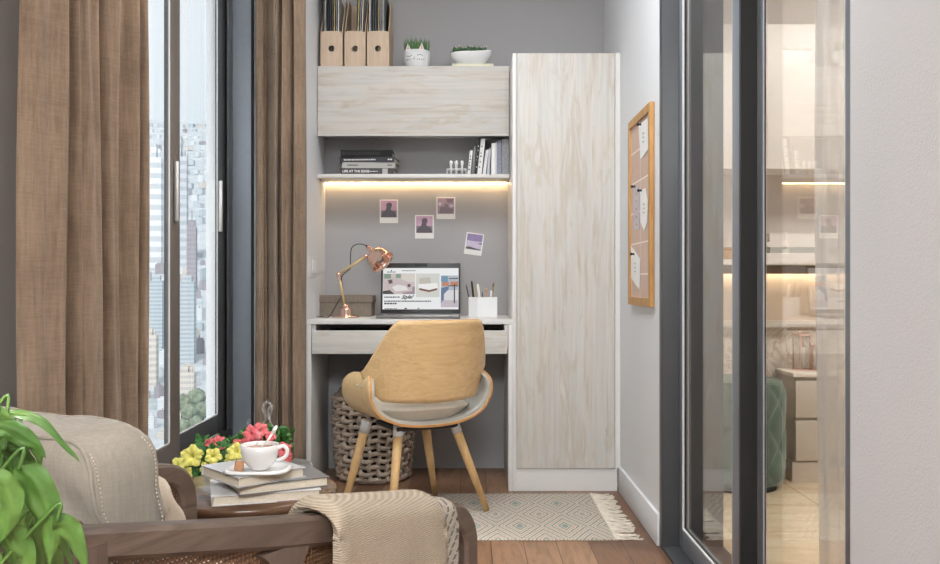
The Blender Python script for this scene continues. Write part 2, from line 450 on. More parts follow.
def text(name, s, size, mat, mtx, parent, depth=.0004, shear=0., bold=0.):
    cu = bpy.data.curves.new(name + '_c', 'FONT'); cu.body = s; cu.size = size; cu.extrude = depth; cu.shear = shear; cu.offset = bold
    cu.align_x = 'LEFT'; cu.align_y = 'CENTER'
    t = bpy.data.objects.new(name + '_t', cu); COL.objects.link(t)
    dg = bpy.context.evaluated_depsgraph_get(); me = bpy.data.meshes.new_from_object(t.evaluated_get(dg))
    bpy.data.objects.remove(t); bpy.data.curves.remove(cu)
    me.materials.clear(); me.materials.append(mat)
    me.transform(MW[parent.name].inverted() @ mtx)
    o = bpy.data.objects.new(name, me); COL.objects.link(o); o.parent = parent; MW[o.name] = MW[parent.name].copy()
    return o
def basis(o, x, y):
    x = Vector(x).normalized(); y = Vector(y).normalized(); z = x.cross(y)
    return Matrix(((x.x, y.x, z.x, o[0]), (x.y, y.y, z.y, o[1]), (x.z, y.z, z.z, o[2]), (0, 0, 0, 1)))

def catmull(pts, n=8, closed=False):
    pts = [Vector(p) for p in pts]; out = []; N = len(pts)
    for i in range(N if closed else N - 1):
        g = (lambda k: pts[k % N]) if closed else (lambda k: pts[max(0, min(N - 1, k))])
        a, b, c, d = g(i - 1), g(i), g(i + 1), g(i + 2)
        for j in range(n):
            t = j / n
            out.append(.5 * ((2 * b) + (c - a) * t + (2 * a - 5 * b + 4 * c - d) * t * t + (3 * b - a - 3 * c + d) * t ** 3))
    if not closed: out.append(pts[-1])
    return out

# ------------------------------------------------------------------ room shell
YB = 4.393
XL, XW, XR = -.713, -.905, .66
CH = 2.7
struct(bx('floor', M['floor'], None, -1.05, .86, -3.2, YB + .1, -.1, 0))
struct(bx('ceiling', M['ceiling'], None, -1.2, 3.6, -3.2, 4.6, CH, CH + .1))
struct(bx('wall_back', M['grey_wall'], None, -1.05, .863, YB, YB + .15, 0, CH))
mb = MB(); mb.box(-1.05, XW, -3.2, 1.80, 0, CH); mb.box(-1.05, XW, 1.80, 3.72, 0, .27); mb.box(-1.05, XW, 1.80, 3.72, 2.42, CH)
struct(mb.build('wall_left', M['taupe_wall']))
struct(bx('wall_left_pier', M['white_wall'], None, -1.05, XL, 3.72, YB, 0, CH))
mb = MB(); mb.box(XR, .863, 3.094, YB, 0, CH); mb.box(XR, .863, -3.2, 1.55, 0, CH); mb.box(XR, .863, 1.55, 3.094, 2.35, CH)
struct(mb.build('wall_right', M['white_wall']))
mb = MB(); mb.box(-1.15, -.55, -3.35, -3.2, 0, CH); mb.box(.45, .863, -3.35, -3.2, 0, CH); mb.box(-.55, .45, -3.35, -3.2, 2.3, CH)
struct(mb.build('wall_near', M['white_wall']))
mb = MB(); mb.box(XR - .012, XR, 3.097, 3.9, 0, .11, .0015)
struct(mb.build('baseboard_right', M['white_wall']))
# far room
struct(bx('floor_tiles', M['tile'], None, .863, 3.6, -1.0, 4.35, -.1, 0))
struct(bx('wall_far_room', M['cream_wall'], None, .863, 3.6, 4.33, 4.5, .0, CH))
struct(bx('wall_far_room_side', M['cream_wall'], None, 3.6, 3.75, -1.0, 4.5, 0, CH))
struct(bx('wall_far_room_near', M['cream_wall'], None, .863, 3.6, -1.15, -1.0, 0, CH))
struct(bx('trim_1', M['marble'], None, .865, 3.6, 4.318, 4.33, 0.0, .70))
struct(bx('trim_2', M['ivory'], None, .865, 3.6, 4.27, 4.33, .70, .73))
# marble below hidden by brown skirting
struct(bx('baseboard_far', M['brown_trim'], None, .865, 3.6, 4.30, 4.318, 0.0, .09))

# ---- window_1 in the left wall
w = struct(bpy.data.objects.new('window_1', None)); COL.objects.link(w); w.location = (-.99, 2.5, .28); MW[w.name] = Matrix.Translation((-.99, 2.5, .28))
mb = MB()
mb.box(-1.003, -.986, 3.66, 3.70, .28, 2.42, .003); mb.box(-1.003, -.975, 1.80, 1.84, .28, 2.42); mb.box(-1.003, -.975, 1.84, 3.66, .28, .315, .003); mb.box(-1.003, -.975, 1.84, 3.66, 2.36, 2.42)
mb.build('frame', M['black'], w)
bx('frame_moulding', M['anthracite'], w, -.990, -.982, 3.63, 3.70, .28, 2.42, bev=.002)
bx('reveal_panel', M['steel_grey'], w, -.985, XW, 3.695, 3.716, .28, 2.42, bev=.002)
bx('reveal_edge', M['black'], w, XW, XW + .006, 3.69, 3.716, .28, 2.42)
bx('sill', M['steel_grey'], w, -.974, XW + .01, 1.81, 3.70, .270, .282, bev=.003)
def sash(x0, x1, ya, yb, name, fr, zb=.385, st=(.1, .1)):
    zt = 2.30
    o = MB()
    o.box(x0, x1, ya, ya + st[0], .316, 2.36, .004); o.box(x0, x1, yb - st[1], yb, .316, 2.36, .004)
    o.box(x0, x1, ya + st[0], yb - st[1], .316, zb, .004); o.box(x0, x1, ya + st[0], yb - st[1], zt, 2.36, .004)
    s_ = o.build(name, fr, w)
    g = MB(); xm = x1 - .006; e = .006
    y0, y1 = ya + st[0], yb - st[1]
    g.box(xm + .002, x1 - .001, y1 - e, y1, zb, zt); g.box(xm + .002, x1 - .001, y0, y0 + e, zb, zt); g.box(xm + .002, x1 - .001, y0, y1, zb, zb + .004)
    g.build('glazing_seal', M['seal'], s_)
    bx('pane', M['win_glass'], s_, xm - .002, xm + .0018, y0, y1, zb, zt)
    return s_
s1 = sash(-.998, -.985, 1.842, 3.035, 'sash', M['taupe_frame'], .385, (.1, .1))
s2 = sash(-1.012, -.9985, 2.95, 3.658, 'sash', M['anthracite'], .391, (.08, .118))
for (y, s_) in ((2.972, s1), (3.545, s2)):
    mb = MB(); xh = -.985 if s_ is s1 else -.9985; mb.box(xh, xh + .017, y - .007, y + .007, 1.115, 1.318, .005); mb.build('handle', M['chrome'], s_)
# white return of the facade outside
struct(bx('trim_3', wall_mat('white_render', rgb(245, 245, 245), .1), None, -1.052, -1.004, 3.56, 3.719, -2.0, 3.2))

# ---- door_1 sliding glass door
d = struct(bpy.data.objects.new('door_1', None)); COL.objects.link(d); d.location = (.74, 2.3, 0); MW[d.name] = Matrix.Translation((.74, 2.3, 0))
mb = MB()
mb.box(.656, .866, 3.05, 3.094, 0, 2.35, .002); mb.box(.70, .866, 1.551, 1.60, 0, 2.35, .002); mb.box(.656, .866, 1.60, 3.05, 2.29, 2.35)
mb.build('frame', M['anthracite'], d)
bx('track', M['anthracite'], d, .658, .866, 1.60, 3.05, .0, .012)
def dsash(x0, x1, ya, yb, sa, sb):
    o = MB(); z0, z1 = .083, 2.2
    o.box(x0, x1, ya, ya + sa, .014, 2.28, .003); o.box(x0, x1, yb - sb, yb, .014, 2.28, .003)
    o.box(x0, x1, ya + sa, yb - sb, .014, z0, .003); o.box(x0, x1, ya + sa, yb - sb, z1, 2.28, .003)
    s_ = o.build('sash', M['steel_grey'], d)
    g = MB(); y0, y1 = ya + sa, yb - sb; e = .004; k1, k2 = x0 + (x1 - x0) * .3, x0 + (x1 - x0) * .5
    for yy in (y0, y1 - e): g.box(x0 + .001, k1, yy, yy + e, z0, z1)
    g.box(x0 + .001, k1, y0, y1, z0, z0 + e); g.build('glazing_seal', M['seal'], s_)
    g = MB()
    for yy in (y0, y1 - 1.6 * e): g.box(k1, k2, yy, yy + 1.6 * e, z0, z1)
    g.box(k1, k2, y0, y1, z0, z0 + 1.6 * e)
    g.build('rubber_gasket', M['black'], s_)
    bx('pane', M['door_glass'], s_, k2, k2 + .003, y0, y1, z0, z1)
    return s_
a1 = dsash(.714, .738, 2.37, 3.048, .063, .04)
bx('stile_edge', M['black'], a1, .7145, .7570, 2.355, 2.3695, .014, 2.28)
a2 = dsash(.764, .774, 1.62, 2.40, .20, .07)

# unseen ceiling panels, added as fill light for both rooms
def fill_panel(x, y, sx, sy, label, glow=None, z=CH):
    t = thing('fill_light_panel', label, 'light', (x, y, z - .05))
    mb = MB(); mb.box(x - sx, x + sx, y - sy, y + sy, z - .05, z, .004); mb.build('fill_housing', M['white_lam'], t)
    bx('fill_emitter', glow or M['fill_glow'], t, x - sx + .02, x + sx - .02, y - sy + .02, y + sy - .02, z - .058, z - .05)
    return t
fill_panel(0.0, 2.55, .50, .40, 'square white fill light panel added unseen over the middle of the study')  # added out of view to brighten the study
fill_panel(0.0, -2.0, .6, .8, 'long white fill light panel added unseen behind the armchair', emit('fill_panel_glow_near', (.97, .985, 1, 1), 46.0))  # added behind the camera to lift the dim desk alcove
fill_panel(2.2, 2.6, .35, .45, 'white fill light panel added unseen over the tiled room', emit('fill_panel_glow_far', (1, .985, .965, 1), 46.0))  # added out of view to brighten the room behind the glass

# ------------------------------------------------------------------ curtains
def curtain(name, label, path, folds, z0, z1, amp, seed, mat, flare=0.0):
    """path: list of (x,y); folds: list of boundaries 0..1"""
    rnd = random.Random(seed)
    pts = catmull([(a, b, 0) for a, b in path], 30); L = [0]
    for a, b in zip(pts, pts[1:]): L.append(L[-1] + (b - a).length)
    tot = L[-1]
    def at(u):
        s = u * tot
        for i in range(len(L) - 1):
            if L[i + 1] >= s: break
        t = (s - L[i]) / max(1e-9, L[i + 1] - L[i]); p = pts[i].lerp(pts[i + 1], t); d = (pts[i + 1] - pts[i]).normalized()
        return p, Vector((d.y, -d.x, 0))
    ph = [rnd.random() * 6 for _ in range(8)]
    def fn(u, v):
        p, n = at(min(max(u, 0), 1))
        k = 0
        while k < len(folds) - 2 and u > folds[k + 1]: k += 1
        t = (u - folds[k]) / (folds[k + 1] - folds[k])
        a = amp[k] * (math.sin(math.pi * t) ** .6 if 0 < t < 1 else 0)
        a += .006 * math.sin(u * 60 + ph[0] + 1.2 * math.sin(v * 4)) + .004 * math.sin(u * 113 + ph[1] + v * 3)
        a *= 1 + flare * (1 - v)
        q = p + n * a; q.z = z0 + (z1 - z0) * v
        q += n * .006 * math.sin(v * 7 + ph[2] + u * 9)
        return q
    mb = MB(); mb.shell(fn, 180, 26, .0035)
    o = mb.build(name, mat); tag(o, label, 'curtain'); return o
Yl = [1.65, 1.80, 1.97, 2.09, 2.18, 2.25]
fl = [(y - Yl[0]) / (Yl[-1] - Yl[0]) for y in Yl]
curtain('curtain', 'long brown woven curtain gathered at left, filling the near side of the window', [(-.832, 1.65), (-.868, 1.76), (-.870, 2.0), (-.868, 2.25)], fl, .02, 2.52, [.07, .075, .068, .065, .062], 3, M['curtain'], .08)
curtain('curtain', 'narrow brown curtain gathered between the window and the desk alcove', [(-.868, 3.63), (-.80, 3.675), (-.672, 3.66)], [0, .20, .48, .60, .80, 1], .148, 2.52, [.02, .12, .05, .09, .07], 5, M['curtain'])
mb = MB(); mb.tube([(-.84, 1.3, 2.56), (-.84, 3.69, 2.56)], .012, 12)
for y in (1.4, 2.5, 3.6): mb.box(XW, -.835, y - .01, y + .01, 2.55, 2.57)
tag(mb.build('curtain_rail', M['chrome']), 'metal curtain rail above the window carrying both brown curtains', 'curtain rail')

# ------------------------------------------------------------------ overhead cabinet, shelf, wardrobe, desk
t = thing('overhead_cabinet', 'pale wood grain overhead cabinet with one wide horizontal door', 'cabinet', ((XL + .184) / 2, 4.27, 1.60))
mb = MB(); x0, x1 = XL + .001, .184
mb.box(x0, x1, 4.175, YB - .001, 1.905, 1.921); mb.box(x0, x1, 4.175, YB - .001, 1.62, 1.636); mb.box(x0, x0 + .016, 4.175, YB - .001, 1.636, 1.905); mb.box(x1 - .016, x1, 4.175, YB - .001, 1.636, 1.905)
mb.build('body', M['white_lam'], t)
bx('door', M['pale_h'], t, x0 + .002, x1 - .002, 4.155, 4.174, 1.602, 1.921, bev=.001)
bx('bottom_edge', M['white_lam'], t, x0 + .002, x1 - .002, 4.156, 4.174, 1.597, 1.602)

t = thing('wall_shelf', 'thin white shelf under the overhead cabinet with warm light strip', 'shelf', ((XL + .184) / 2, 4.27, 1.40))
bx('board', M['white_lam'], t, x0, x1, 4.156, YB - .001, 1.401, 1.419, bev=.0015)
bx('led_strip', M['led'], t, x0 + .002, x1 - .002, 4.372, 4.382, 1.3975, 1.4012)

t = thing('wardrobe', 'tall narrow wardrobe with one pale wood grain door beside the desk', 'wardrobe', (.41, 4.15, 0))
mb = MB(); mb.box(.186, .204, 3.91, YB - .001, 0.0, 1.918, .001); mb.box(.204, .634, 3.93, YB - .001, .09, 1.915); mb.build('body', M['white_lam'], t)
bx('door', M['pale_v'], t, .2055, .6335, 3.906, 3.927, .101, 1.9165, bev=.001)
bx('plinth', M['white_lam'], t, .204, .646, 3.915, 3.935, 0, .098)
bx('filler_panel', M['white_lam'], t, .636, .659, 3.912, 3.93, .099, 1.92)

t = thing('desk', 'built-in white desk with a pale wood grain drawer under the top', 'desk', (-.26, 4.15, 0))
bx('top', M['white_lam'], t, -.7125, .1855, 3.906, YB - .001, .731, .752, bev=.0015)
bx('side_panel', M['white_lam'], t, -.7125, -.695, 3.908, YB - .002, 0, .730, bev=.001)
bx('side_panel', M['white_lam'], t, .168, .1855, 3.908, YB - .002, 0, .730, bev=.001)
mb = MB()
dr = MB(); dr.box(-.690, .163, 3.896, 3.915, .602, .704, .0015); dr = dr.build('drawer', M['pale_h'], t)
mb = MB(); mb.box(-.675, .150, 3.915, 4.33, .606, .612); mb.box(-.675, -.663, 3.915, 4.33, .612, .69); mb.box(.138, .150, 3.915, 4.33, .612, .69); mb.box(-.675, .15, 4.32, 4.33, .612, .69)
mb.build('drawer_box', M['dark_inside'], dr)
bx('runner_panel', M['white_lam'], t, -.694, -.676, 3.92, 4.34, .62, .729); bx('runner_panel', M['white_lam'], t, .151, .167, 3.92, 4.34, .62, .729)
bx('cable_hole', M['ink'], t, -.213, -.207, 4.0, 4.006, .7515, .7525)

# ------------------------------------------------------------------ books
def book(px0, px1, z0, z1, y0, y1, name, label, cat, cover, page=None, rz=0., group=None, lean=None, spine='front', cth=.0022):
    """book lying flat: x from px0..px1 in metres; spine faces the camera (front)"""
    cx, cy = (px0 + px1) / 2, (y0 + y1) / 2
    t = thing(name, label, cat, (cx, cy, z0), rz, group); page = page or M['paper']
    hx, hy, h = (px1 - px0) / 2, (y1 - y0) / 2, z1 - z0
    mb = MB(); mb.box(-hx, hx, -hy, hy, 0, cth); mb.box(-hx, hx, -hy, hy, h - cth, h)
    mb.box(-hx, hx, -hy, -hy + cth, cth, h - cth) if spine == 'front' else mb.box(-hx, hx, hy - cth, hy, cth, h - cth)
    mb.build('cover', cover, t, False)
    e = .004
    MB().box(-hx + e, hx - e, -hy + (cth if spine == 'front' else e), hy - (e if spine == 'front' else cth), cth, h - cth).build('pages', page, t, False)
    return t
def cov(name, c, r=.5): return plain('cover_' + name, c, r, var=.04)
def zz(py, Y): return H - (py - CY) * Y / F
def xx(px, Y): return (px - CX) * Y / F
Ys = 4.175
c_black, c_slate, c_pale, c_char = cov('black', rgb(18, 18, 18), .8), cov('slate', rgb(56, 57, 62), .7), cov('pale', rgb(176, 174, 170)), cov('charcoal', rgb(56, 56, 56))
zb = 1.4192
st = [('LIFE AT THE EDGE', c_char, 340.5, 394, .030, 0, 'charcoal book lying lowest in the stack on the white shelf'),
      ('', c_pale, 342, 395, .027, .0, 'pale grey book lying second from the bottom of the shelf stack'),
      ('', c_slate, 340.3, 395.5, .024, R(-4), 'slate grey book lying just under the black one in the shelf stack'),
      ('', c_black, 340, 392, .033, R(1.5), 'black book lying on top of the stack on the white shelf')]
for i, (tx, c, a, b, h, rz, lab) in enumerate(st):
    bk = book(xx(a, Ys), xx(b, Ys), zb, zb + h, 4.18, 4.345, 'book', lab, 'book', c, M['paper'], rz, 'books stacked flat on the shelf')
    hy = -.0825; hx = (xx(b, Ys) - xx(a, Ys)) / 2
    Mx = lambda x, z: MW[bk.name] @ basis((x, hy - .0002, z), (1, 0, 0), (0, 0, 1))
    if i == 0:
        text('spine_title', 'LIFE AT THE EDGE', .0155, M['white_paper'], Mx(-hx + .008, h / 2), bk, bold=.0003)
        mb = MB(); mb.box(hx - .055, hx - .03, hy - .0004, hy, .002, h - .002); mb.build('spine_band', c_pale, bk, False)
    def dashes(n, x0, x1, z, hh, mat, name='spine_lettering'):
        mb = MB(); x = x0; r = random.Random(i * 7 + n)
        while x < x1:
            ww = r.uniform(.004, .012); mb.box(x, min(x + ww, x1), hy - .0004, hy, z - hh / 2, z + hh / 2); x += ww + .002
        mb.build(name, mat, bk, False)
    if i == 0: dashes(2, -hx + .135, -hx + .175, h / 2, .003, M['seal'])
    if i == 1: dashes(1, -hx + .025, -hx + .075, h / 2, .005, M['ink']); dashes(3, hx - .035, hx - .015, h / 2, .005, M['ink'])
    if i == 2: dashes(1, -hx + .02, -hx + .17, h / 2, .006, M['seal']); dashes(3, hx - .03, hx - .008, h / 2, .006, M['white_paper'])
    if i == 3: dashes(1, -hx + .006, hx - .06, h / 2, .014, M['ink'])
    zb += h + .0003

# standing / leaning books on the right of the shelf
Yu = 4.2
up = [ (467.2, 470.4, 469.9, 472.9, 150.4, rgb(232, 232, 230), 'short white book leaning leftmost in the shelf row'),
       (471.4, 473.9, 474.0, 476.0, 146.0, rgb(128, 128, 130), 'thin grey book leaning behind the short white one'),
       (474.6, 476.8, 478.4, 480.8, 138.3, rgb(40, 40, 42), 'black spined tall book leaning in the shelf row'),
       (477.2, 481.6, 481.2, 485.4, 138.7, rgb(234, 233, 230), 'tall white book with black edge leaning mid row on the shelf'),
       (482.4, 485.8, 485.9, 488.6, 150.0, rgb(226, 226, 226), 'small white book leaning right of the tall white one'),
       (486.6, 489.4, 489.0, 491.2, 148.0, rgb(186, 190, 196), 'light blue grey book leaning against the upright books'),
       (491.2, 495.6, 491.6, 495.8, 143.0, rgb(236, 235, 232), 'thick white book standing upright in the shelf row'),
       (495.8, 497.0, 495.9, 497.0, 142.0, rgb(205, 205, 208), 'very thin pale booklet standing beside the thick white book'),
       (497.2, 501.6, 497.3, 501.6, 140.7, rgb(138, 142, 158), 'blue grey patterned book standing second from right on the shelf'),
       (502.0, 509.0, 502.0, 509.0, 139.2, rgb(148, 148, 150), 'broad grey book standing rightmost against the wardrobe side')]
for k, (b0, b1, t0, t1, ty, c, lab) in enumerate(up):
    zt = zz(ty, Yu); z0 = 1.4194; dp = .15
    t = thing('book', lab, 'book', (xx((b0 + b1) / 2, Yu), Yu + .07, z0), 0, 'books standing on the shelf')
    bx0, bx1, tx0, tx1 = xx(b0, Yu), xx(b1, Yu) - .0004, xx(t0, Yu), xx(t1, Yu) - .0004
    off = 0.0 if k != 3 else .0
    q = [(bx0, Yu + off, z0), (bx1, Yu + off, z0), (tx1, Yu + off, zt), (tx0, Yu + off, zt)]
    mb = MB(); mb.prism(q, (0, dp, 0)); m_ = plain('cover_up_%d' % k, c, .6, var=.3 if k in (8, 9) else .03, nscale=160)
    mb.build('cover', m_, t)
    s = .0012; qq = [(bx0 + s, Yu + .004, z0 + .003), (bx1 - s, Yu + .004, z0 + .003), (tx1 - s, Yu + .004, zt), (tx0 + s, Yu + .004, zt)]
    mb = MB(); mb.prism([(a, b, c_ + .0006) for a, b, c_ in qq], (0, dp - .008, 0)); mb.build('pages', M['paper'], t)
    if k in (0, 3, 2):
        mb = MB(); r = random.Random(k); f = .2
        while f < .85:
            w_ = r.uniform(.25, .6); zc = z0 + (zt - z0) * f; lx = bx0 + (tx0 - bx0) * f; wd = (bx1 - bx0)
            mb.box(lx + wd * .25, lx + wd * (.25 + w_ * .7), Yu - .0006, Yu - .0001, zc, zc + .006); f += r.uniform(.08, .2)
        mb.build('spine_lettering', M['white_paper'] if k == 2 else M['ink'], t)
    if k == 3:
        mb = MB(); mb.prism([(bx1 + .0001, Yu, z0), (bx1 + .004, Yu, z0), (tx1 + .004, Yu, zt), (tx1 + .0001, Yu, zt)], (0, dp, 0)); mb.build('back_cover', M['black'], t)

# rack of glass vials
t = thing('vial_rack', 'small white wire rack holding three glass vials on the shelf', 'ornament', (xx(456.5, 4.22), 4.22, 1.419))
Yv = 4.22; xa, xb = xx(447, Yv), xx(466, Yv); mb = MB()
for z in (1.4215, 1.448):
    for y in (Yv - .02, Yv + .02): mb.tube([(xa, y, z), (xb, y, z)], .0022, 6)
    for x in (xa, xb): mb.tube([(x, Yv - .02, z), (x, Yv + .02, z)], .0022, 6)
for x in (xa, xb):
    for y in (Yv - .02, Yv + .02): mb.tube([(x, y, 1.4215), (x, y, 1.448)], .0022, 6)
mb.build('rack', M['matt_ceramic'], t)
for px in (451, 456.3, 462):
    x = xx(px, Yv); mb = MB(); mb.lathe([(.0005, 0), (.006, .002), (.006, .045), (.009, .052), (.0095, .06), (.0065, .067), (.0005, .068)], (x, Yv, 1.422), 14)
    mb.build('vial', M['ceramic'], t)

# ------------------------------------------------------------------ on top of the overhead cabinet (z = 1.921)
ZT = 1.9212
Yf = 4.16
for k, (a, b, lab) in enumerate([(320.5, 342.5, 'leftmost of the three birch magazine files on the cabinet'), (344.5, 365.5, 'middle of the three birch magazine files on the cabinet'), (367, 389, 'rightmost of the three birch magazine files, nearest the cat planter')]):
    x0_, x1_ = xx(a, Yf), xx(b, Yf); zt = zz(31, Yf); wth = .004
    t = thing('magazine_file', lab, 'magazine file', ((x0_ + x1_) / 2, Yf + .11, ZT), 0, 'birch magazine files')
    # front panel with a round hole
    cxh, czh, r = (x0_ + x1_) / 2, zz(48.5, Yf), .0145
    mb = MB(); n = 32; ring = []; outer = []
    for i in range(n):
        a_ = 2 * math.pi * i / n; c_, s_ = math.cos(a_), math.sin(a_)
        ring.append((cxh + r * c_, czh + r * s_))
        hw, up_, dn = (x1_ - x0_) / 2, zt - czh, czh - ZT
        k_ = min(hw / abs(c_) if abs(c_) > 1e-6 else 9, (up_ if s_ > 0 else dn) / abs(s_) if abs(s_) > 1e-6 else 9)
        outer.append((cxh + k_ * c_, czh + k_ * s_))
    for y0_, y1_ in ((Yf, Yf + wth),):
        vf = [[mb.bm.verts.new((p[0], y, p[1])) for p in lst] for lst in (ring, outer) for y in (y0_, y1_)]
        rf, rb, of, ob = vf
        for i in range(n):
            j = (i + 1) % n
            for q in ((rf[i], rf[j], of[j], of[i]), (rb[j], rb[i], ob[i], ob[j]), (rf[j], rf[i], rb[i], rb[j]), (of[i], of[j], ob[j], ob[i])): mb.bm.faces.new(q)
    mb.build('front_panel', M['birch'], t)
    zt2 = ZT + .345
    for xs, s in ((x0_, 1), (x1_ - wth, 1)):
        mb = MB(); mb.prism([(xs, Yf + wth, ZT), (xs, Yf + wth, zt - .002), (xs, Yf + .13, zt2), (xs, Yf + .22, zt2), (xs, Yf + .22, ZT)], (wth, 0, 0)); mb.build('side_panel', M['birch'], t)
    bx('back_panel', M['birch'], t, x0_ + wth, x1_ - wth, Yf + .216, Yf + .22, ZT, zt2)
    bx('bottom_panel', M['birch'], t, x0_ + wth, x1_ - wth, Yf + wth, Yf + .216, ZT, ZT + wth)
    # magazines
    rm = random.Random(40 + k); xm = x0_ + .009; n_m = 9 if k != 1 else 5
    if k == 1: xm = x0_ + .045
    j = 0
    cols = [rgb(34, 34, 36), rgb(60, 60, 64), rgb(206, 204, 200), rgb(168, 150, 96), rgb(44, 46, 50), rgb(130, 132, 136), rgb(28, 28, 30), rgb(190, 188, 184), rgb(70, 74, 80)]
    while xm < x1_ - .012 and j < n_m:
        th = rm.uniform(.003, .006); ln = .001 if k != 1 else .012; hh = rm.uniform(.325, .38)
        if xm + th + max(ln, 0) > x1_ - .004: break
        xl = max(xm + ln, x0_ + .005)
        mb = MB(); mb.prism([(xm, Yf + .015, ZT + .0045), (xm + th, Yf + .015, ZT + .0045), (xl + th, Yf + .015, ZT + hh), (xl, Yf + .015, ZT + hh)], (0, .19, 0))
        o = mb.build('magazine', plain('magazine_cover_%d_%d' % (k, j), cols[(j * 2 + k) % 9], .4, var=.3, nscale=25))
        where = ['the leftmost', 'the middle', 'the rightmost'][k]
        tag(o, 'thin magazine standing upright in %s birch magazine file' % where, 'magazine', 'magazines in %s birch file' % where)
        xm += th + rm.uniform(.003, .0055); j += 1

# cat planter
Yc = 4.24; ccx = xx(417, Yc); sc = Yc / F
t = thing('cat_planter', 'white cat face planter full of green grass on the cabinet', 'planter', (ccx, Yc, ZT))
rt = 13.6 * sc; hh = 18 * sc
mb = MB(); mb.lathe([(.001, 0), (rt * .72, .001), (rt * .86, hh * .12), (rt * .97, hh * .5), (rt, hh * .85), (rt * .98, hh), (rt * .92, hh), (rt * .92, hh * .8), (.001, hh * .8)], (ccx, Yc, ZT), 36)
for sgn, ex in ((-1, -8.2), (1, 5.2)):
    x = ccx + ex * sc; yy = Yc - math.sqrt(max(0, (rt * .95) ** 2 - (ex * sc) ** 2)); z = ZT + hh
    mb.prism([(x - 3.0 * sc, yy, z - .006), (x + 3.0 * sc, yy, z - .006), (x, yy + .002, z + 7 * sc)], (0, .006, 0))
mb.build('pot', M['matt_ceramic'], t)
mb = MB()
for ex in (-8.2, 5.2):
    x = ccx + ex * sc; yy = Yc - math.sqrt((rt * .95) ** 2 - (ex * sc) ** 2); z = ZT + hh
    mb = MB(); mb.prism([(x - 1.4 * sc, yy - .0006, z + .001), (x + 1.4 * sc, yy - .0006, z + .001), (x, yy + .0006, z + 4.6 * sc)], (0, .0004, 0)); mb.build('inner_ear', M['pink'], t)
mb = MB()
def onpot(ex, ez, r_=1.008):
    x = ex * sc; z = ez * sc; f = min(1, max(0, z / hh)); rr = rt * (.86 + .14 * f ** .5) * r_
    return Vector((ccx + x, Yc - math.sqrt(rr * rr - x * x), ZT + z))
for cx_, sgn in ((-7, 1), (3.6, 1)):
    mb.tube([onpot(cx_ + 2.4 * math.cos(a), 11.2 + (1.4 * math.sin(a) if cx_ > 0 else -1.2 * math.sin(a) + 1)) for a in [math.pi * k / 8 for k in range(9)]], .0011, 5)
    for j in range(3): mb.tube([onpot(cx_ - 2 + j * 1.9, 8.7), onpot(cx_ - 2.4 + j * 1.9, 7.2)], .0009, 5)
mb.tube([onpot(-2.8, 8.2), onpot(-2, 9.2), onpot(-1.2, 8.2), onpot(-2.8, 8.2)], .001, 5)
mb.tube([onpot(-2, 9.2), onpot(-2, 10.5)], .0008, 5)
for e in (-10, 6): mb.tube([onpot(e, 8.0), onpot(e + 1.8, 8.6)], .0009, 5)
mb.build('painted_face', M['ink'], t)
mb = MB(); rg = random.Random(5)
for i in range(260):
    a, r_ = rg.uniform(0, 6.283), rt * .9 * math.sqrt(rg.random()); x, y = ccx + r_ * math.cos(a), Yc + r_ * math.sin(a); h_ = rg.uniform(.05, .088)
    dx, dy = rg.uniform(-.012, .012), rg.uniform(-.01, .01); w_ = .0016
    z = ZT + hh * .8
    v = mb.add([(x - w_, y, z), (x + w_, y, z), (x + dx * .4 + w_ * .8, y + dy * .4, z + h_ * .6), (x + dx * .4 - w_ * .8, y + dy * .4, z + h_ * .6), (x + dx, y + dy, z + h_)], [(0, 1, 2, 3), (3, 2, 4)])
mb.build('grass', M['grass_green'], t)

# book and boat bowl
book(xx(452, 4.2), xx(493.5, 4.2), ZT, ZT + .020, 4.19, 4.33, 'book', 'thin cream book lying flat under the white bowl planter', 'book', cov('cream', rgb(226, 222, 196)), M['paper'])
Yb = 4.26; bcx = xx(470.8, Yb); sc = Yb / F
t = thing('bowl_planter', 'white boat shaped bowl planter with small succulents on a cream book', 'planter', (bcx, Yb, ZT + .0202))
zb0 = ZT + .0202
rings = []; mb = MB(); hw = 20.5 * sc; H0 = 16.5 * sc
def bowl(u, v):
    a = 2 * math.pi * u
    if v < .75: f = v / .75; rr = (.42 + .58 * math.sin(f * math.pi / 2) ** .9); z = H0 * .82 * f ** 1.25
    else: f = (v - .75) / .25; rr = 1 - .1 * min(1, f * 2); z = H0 * .82 * (1 if f < .5 else 1 - .25 * (f - .5) * 2)
    x = math.cos(a); lift = max(0, x) ** 2 * 2.8 * sc * min(1, v / .7) if v > .3 else 0
    return Vector((bcx + hw * rr * x, Yb + .048 * rr * math.sin(a), zb0 + z + lift + .001))
mb.grid(bowl, 40, 16, closed_u=True); mb.lathe([(.02, 0), (.04, .0), (.045, .004)], (bcx, Yb, zb0), 24)
mb.build('bowl', M['matt_ceramic'], t)
lathe_thing('soil', M['soil'], [(.001, 0), (hw * .88, 0), (hw * .88, .002), (.001, .002)], (bcx, Yb, zb0 + H0 * .74), parent=t, sy=.5)
mb = MB(); rg = random.Random(9)
for i in range(80):
    a, r_ = rg.uniform(0, 6.283), math.sqrt(rg.random()); x, y, z = bcx - .006 + hw * .80 * r_ * math.cos(a), Yb + .036 * r_ * math.sin(a), zb0 + H0 * .74
    for k in range(9):
        b = rg.uniform(0, 6.283); el = rg.uniform(.5, 1.4); L = rg.uniform(.024, .042); dv = Vector((math.cos(b) * math.cos(el), math.sin(b) * math.cos(el), math.sin(el)))
        sd = dv.cross(Vector((0, 0, 1))).normalized() * .003; p = Vector((x, y, z))
        mb.add([p - sd, p + sd, p + dv * L * .6 + sd * 1.1, p + dv * L, p + dv * L * .6 - sd * 1.1], [(0, 1, 2, 3, 4)])
mb.build('succulents', M['succ'], t)
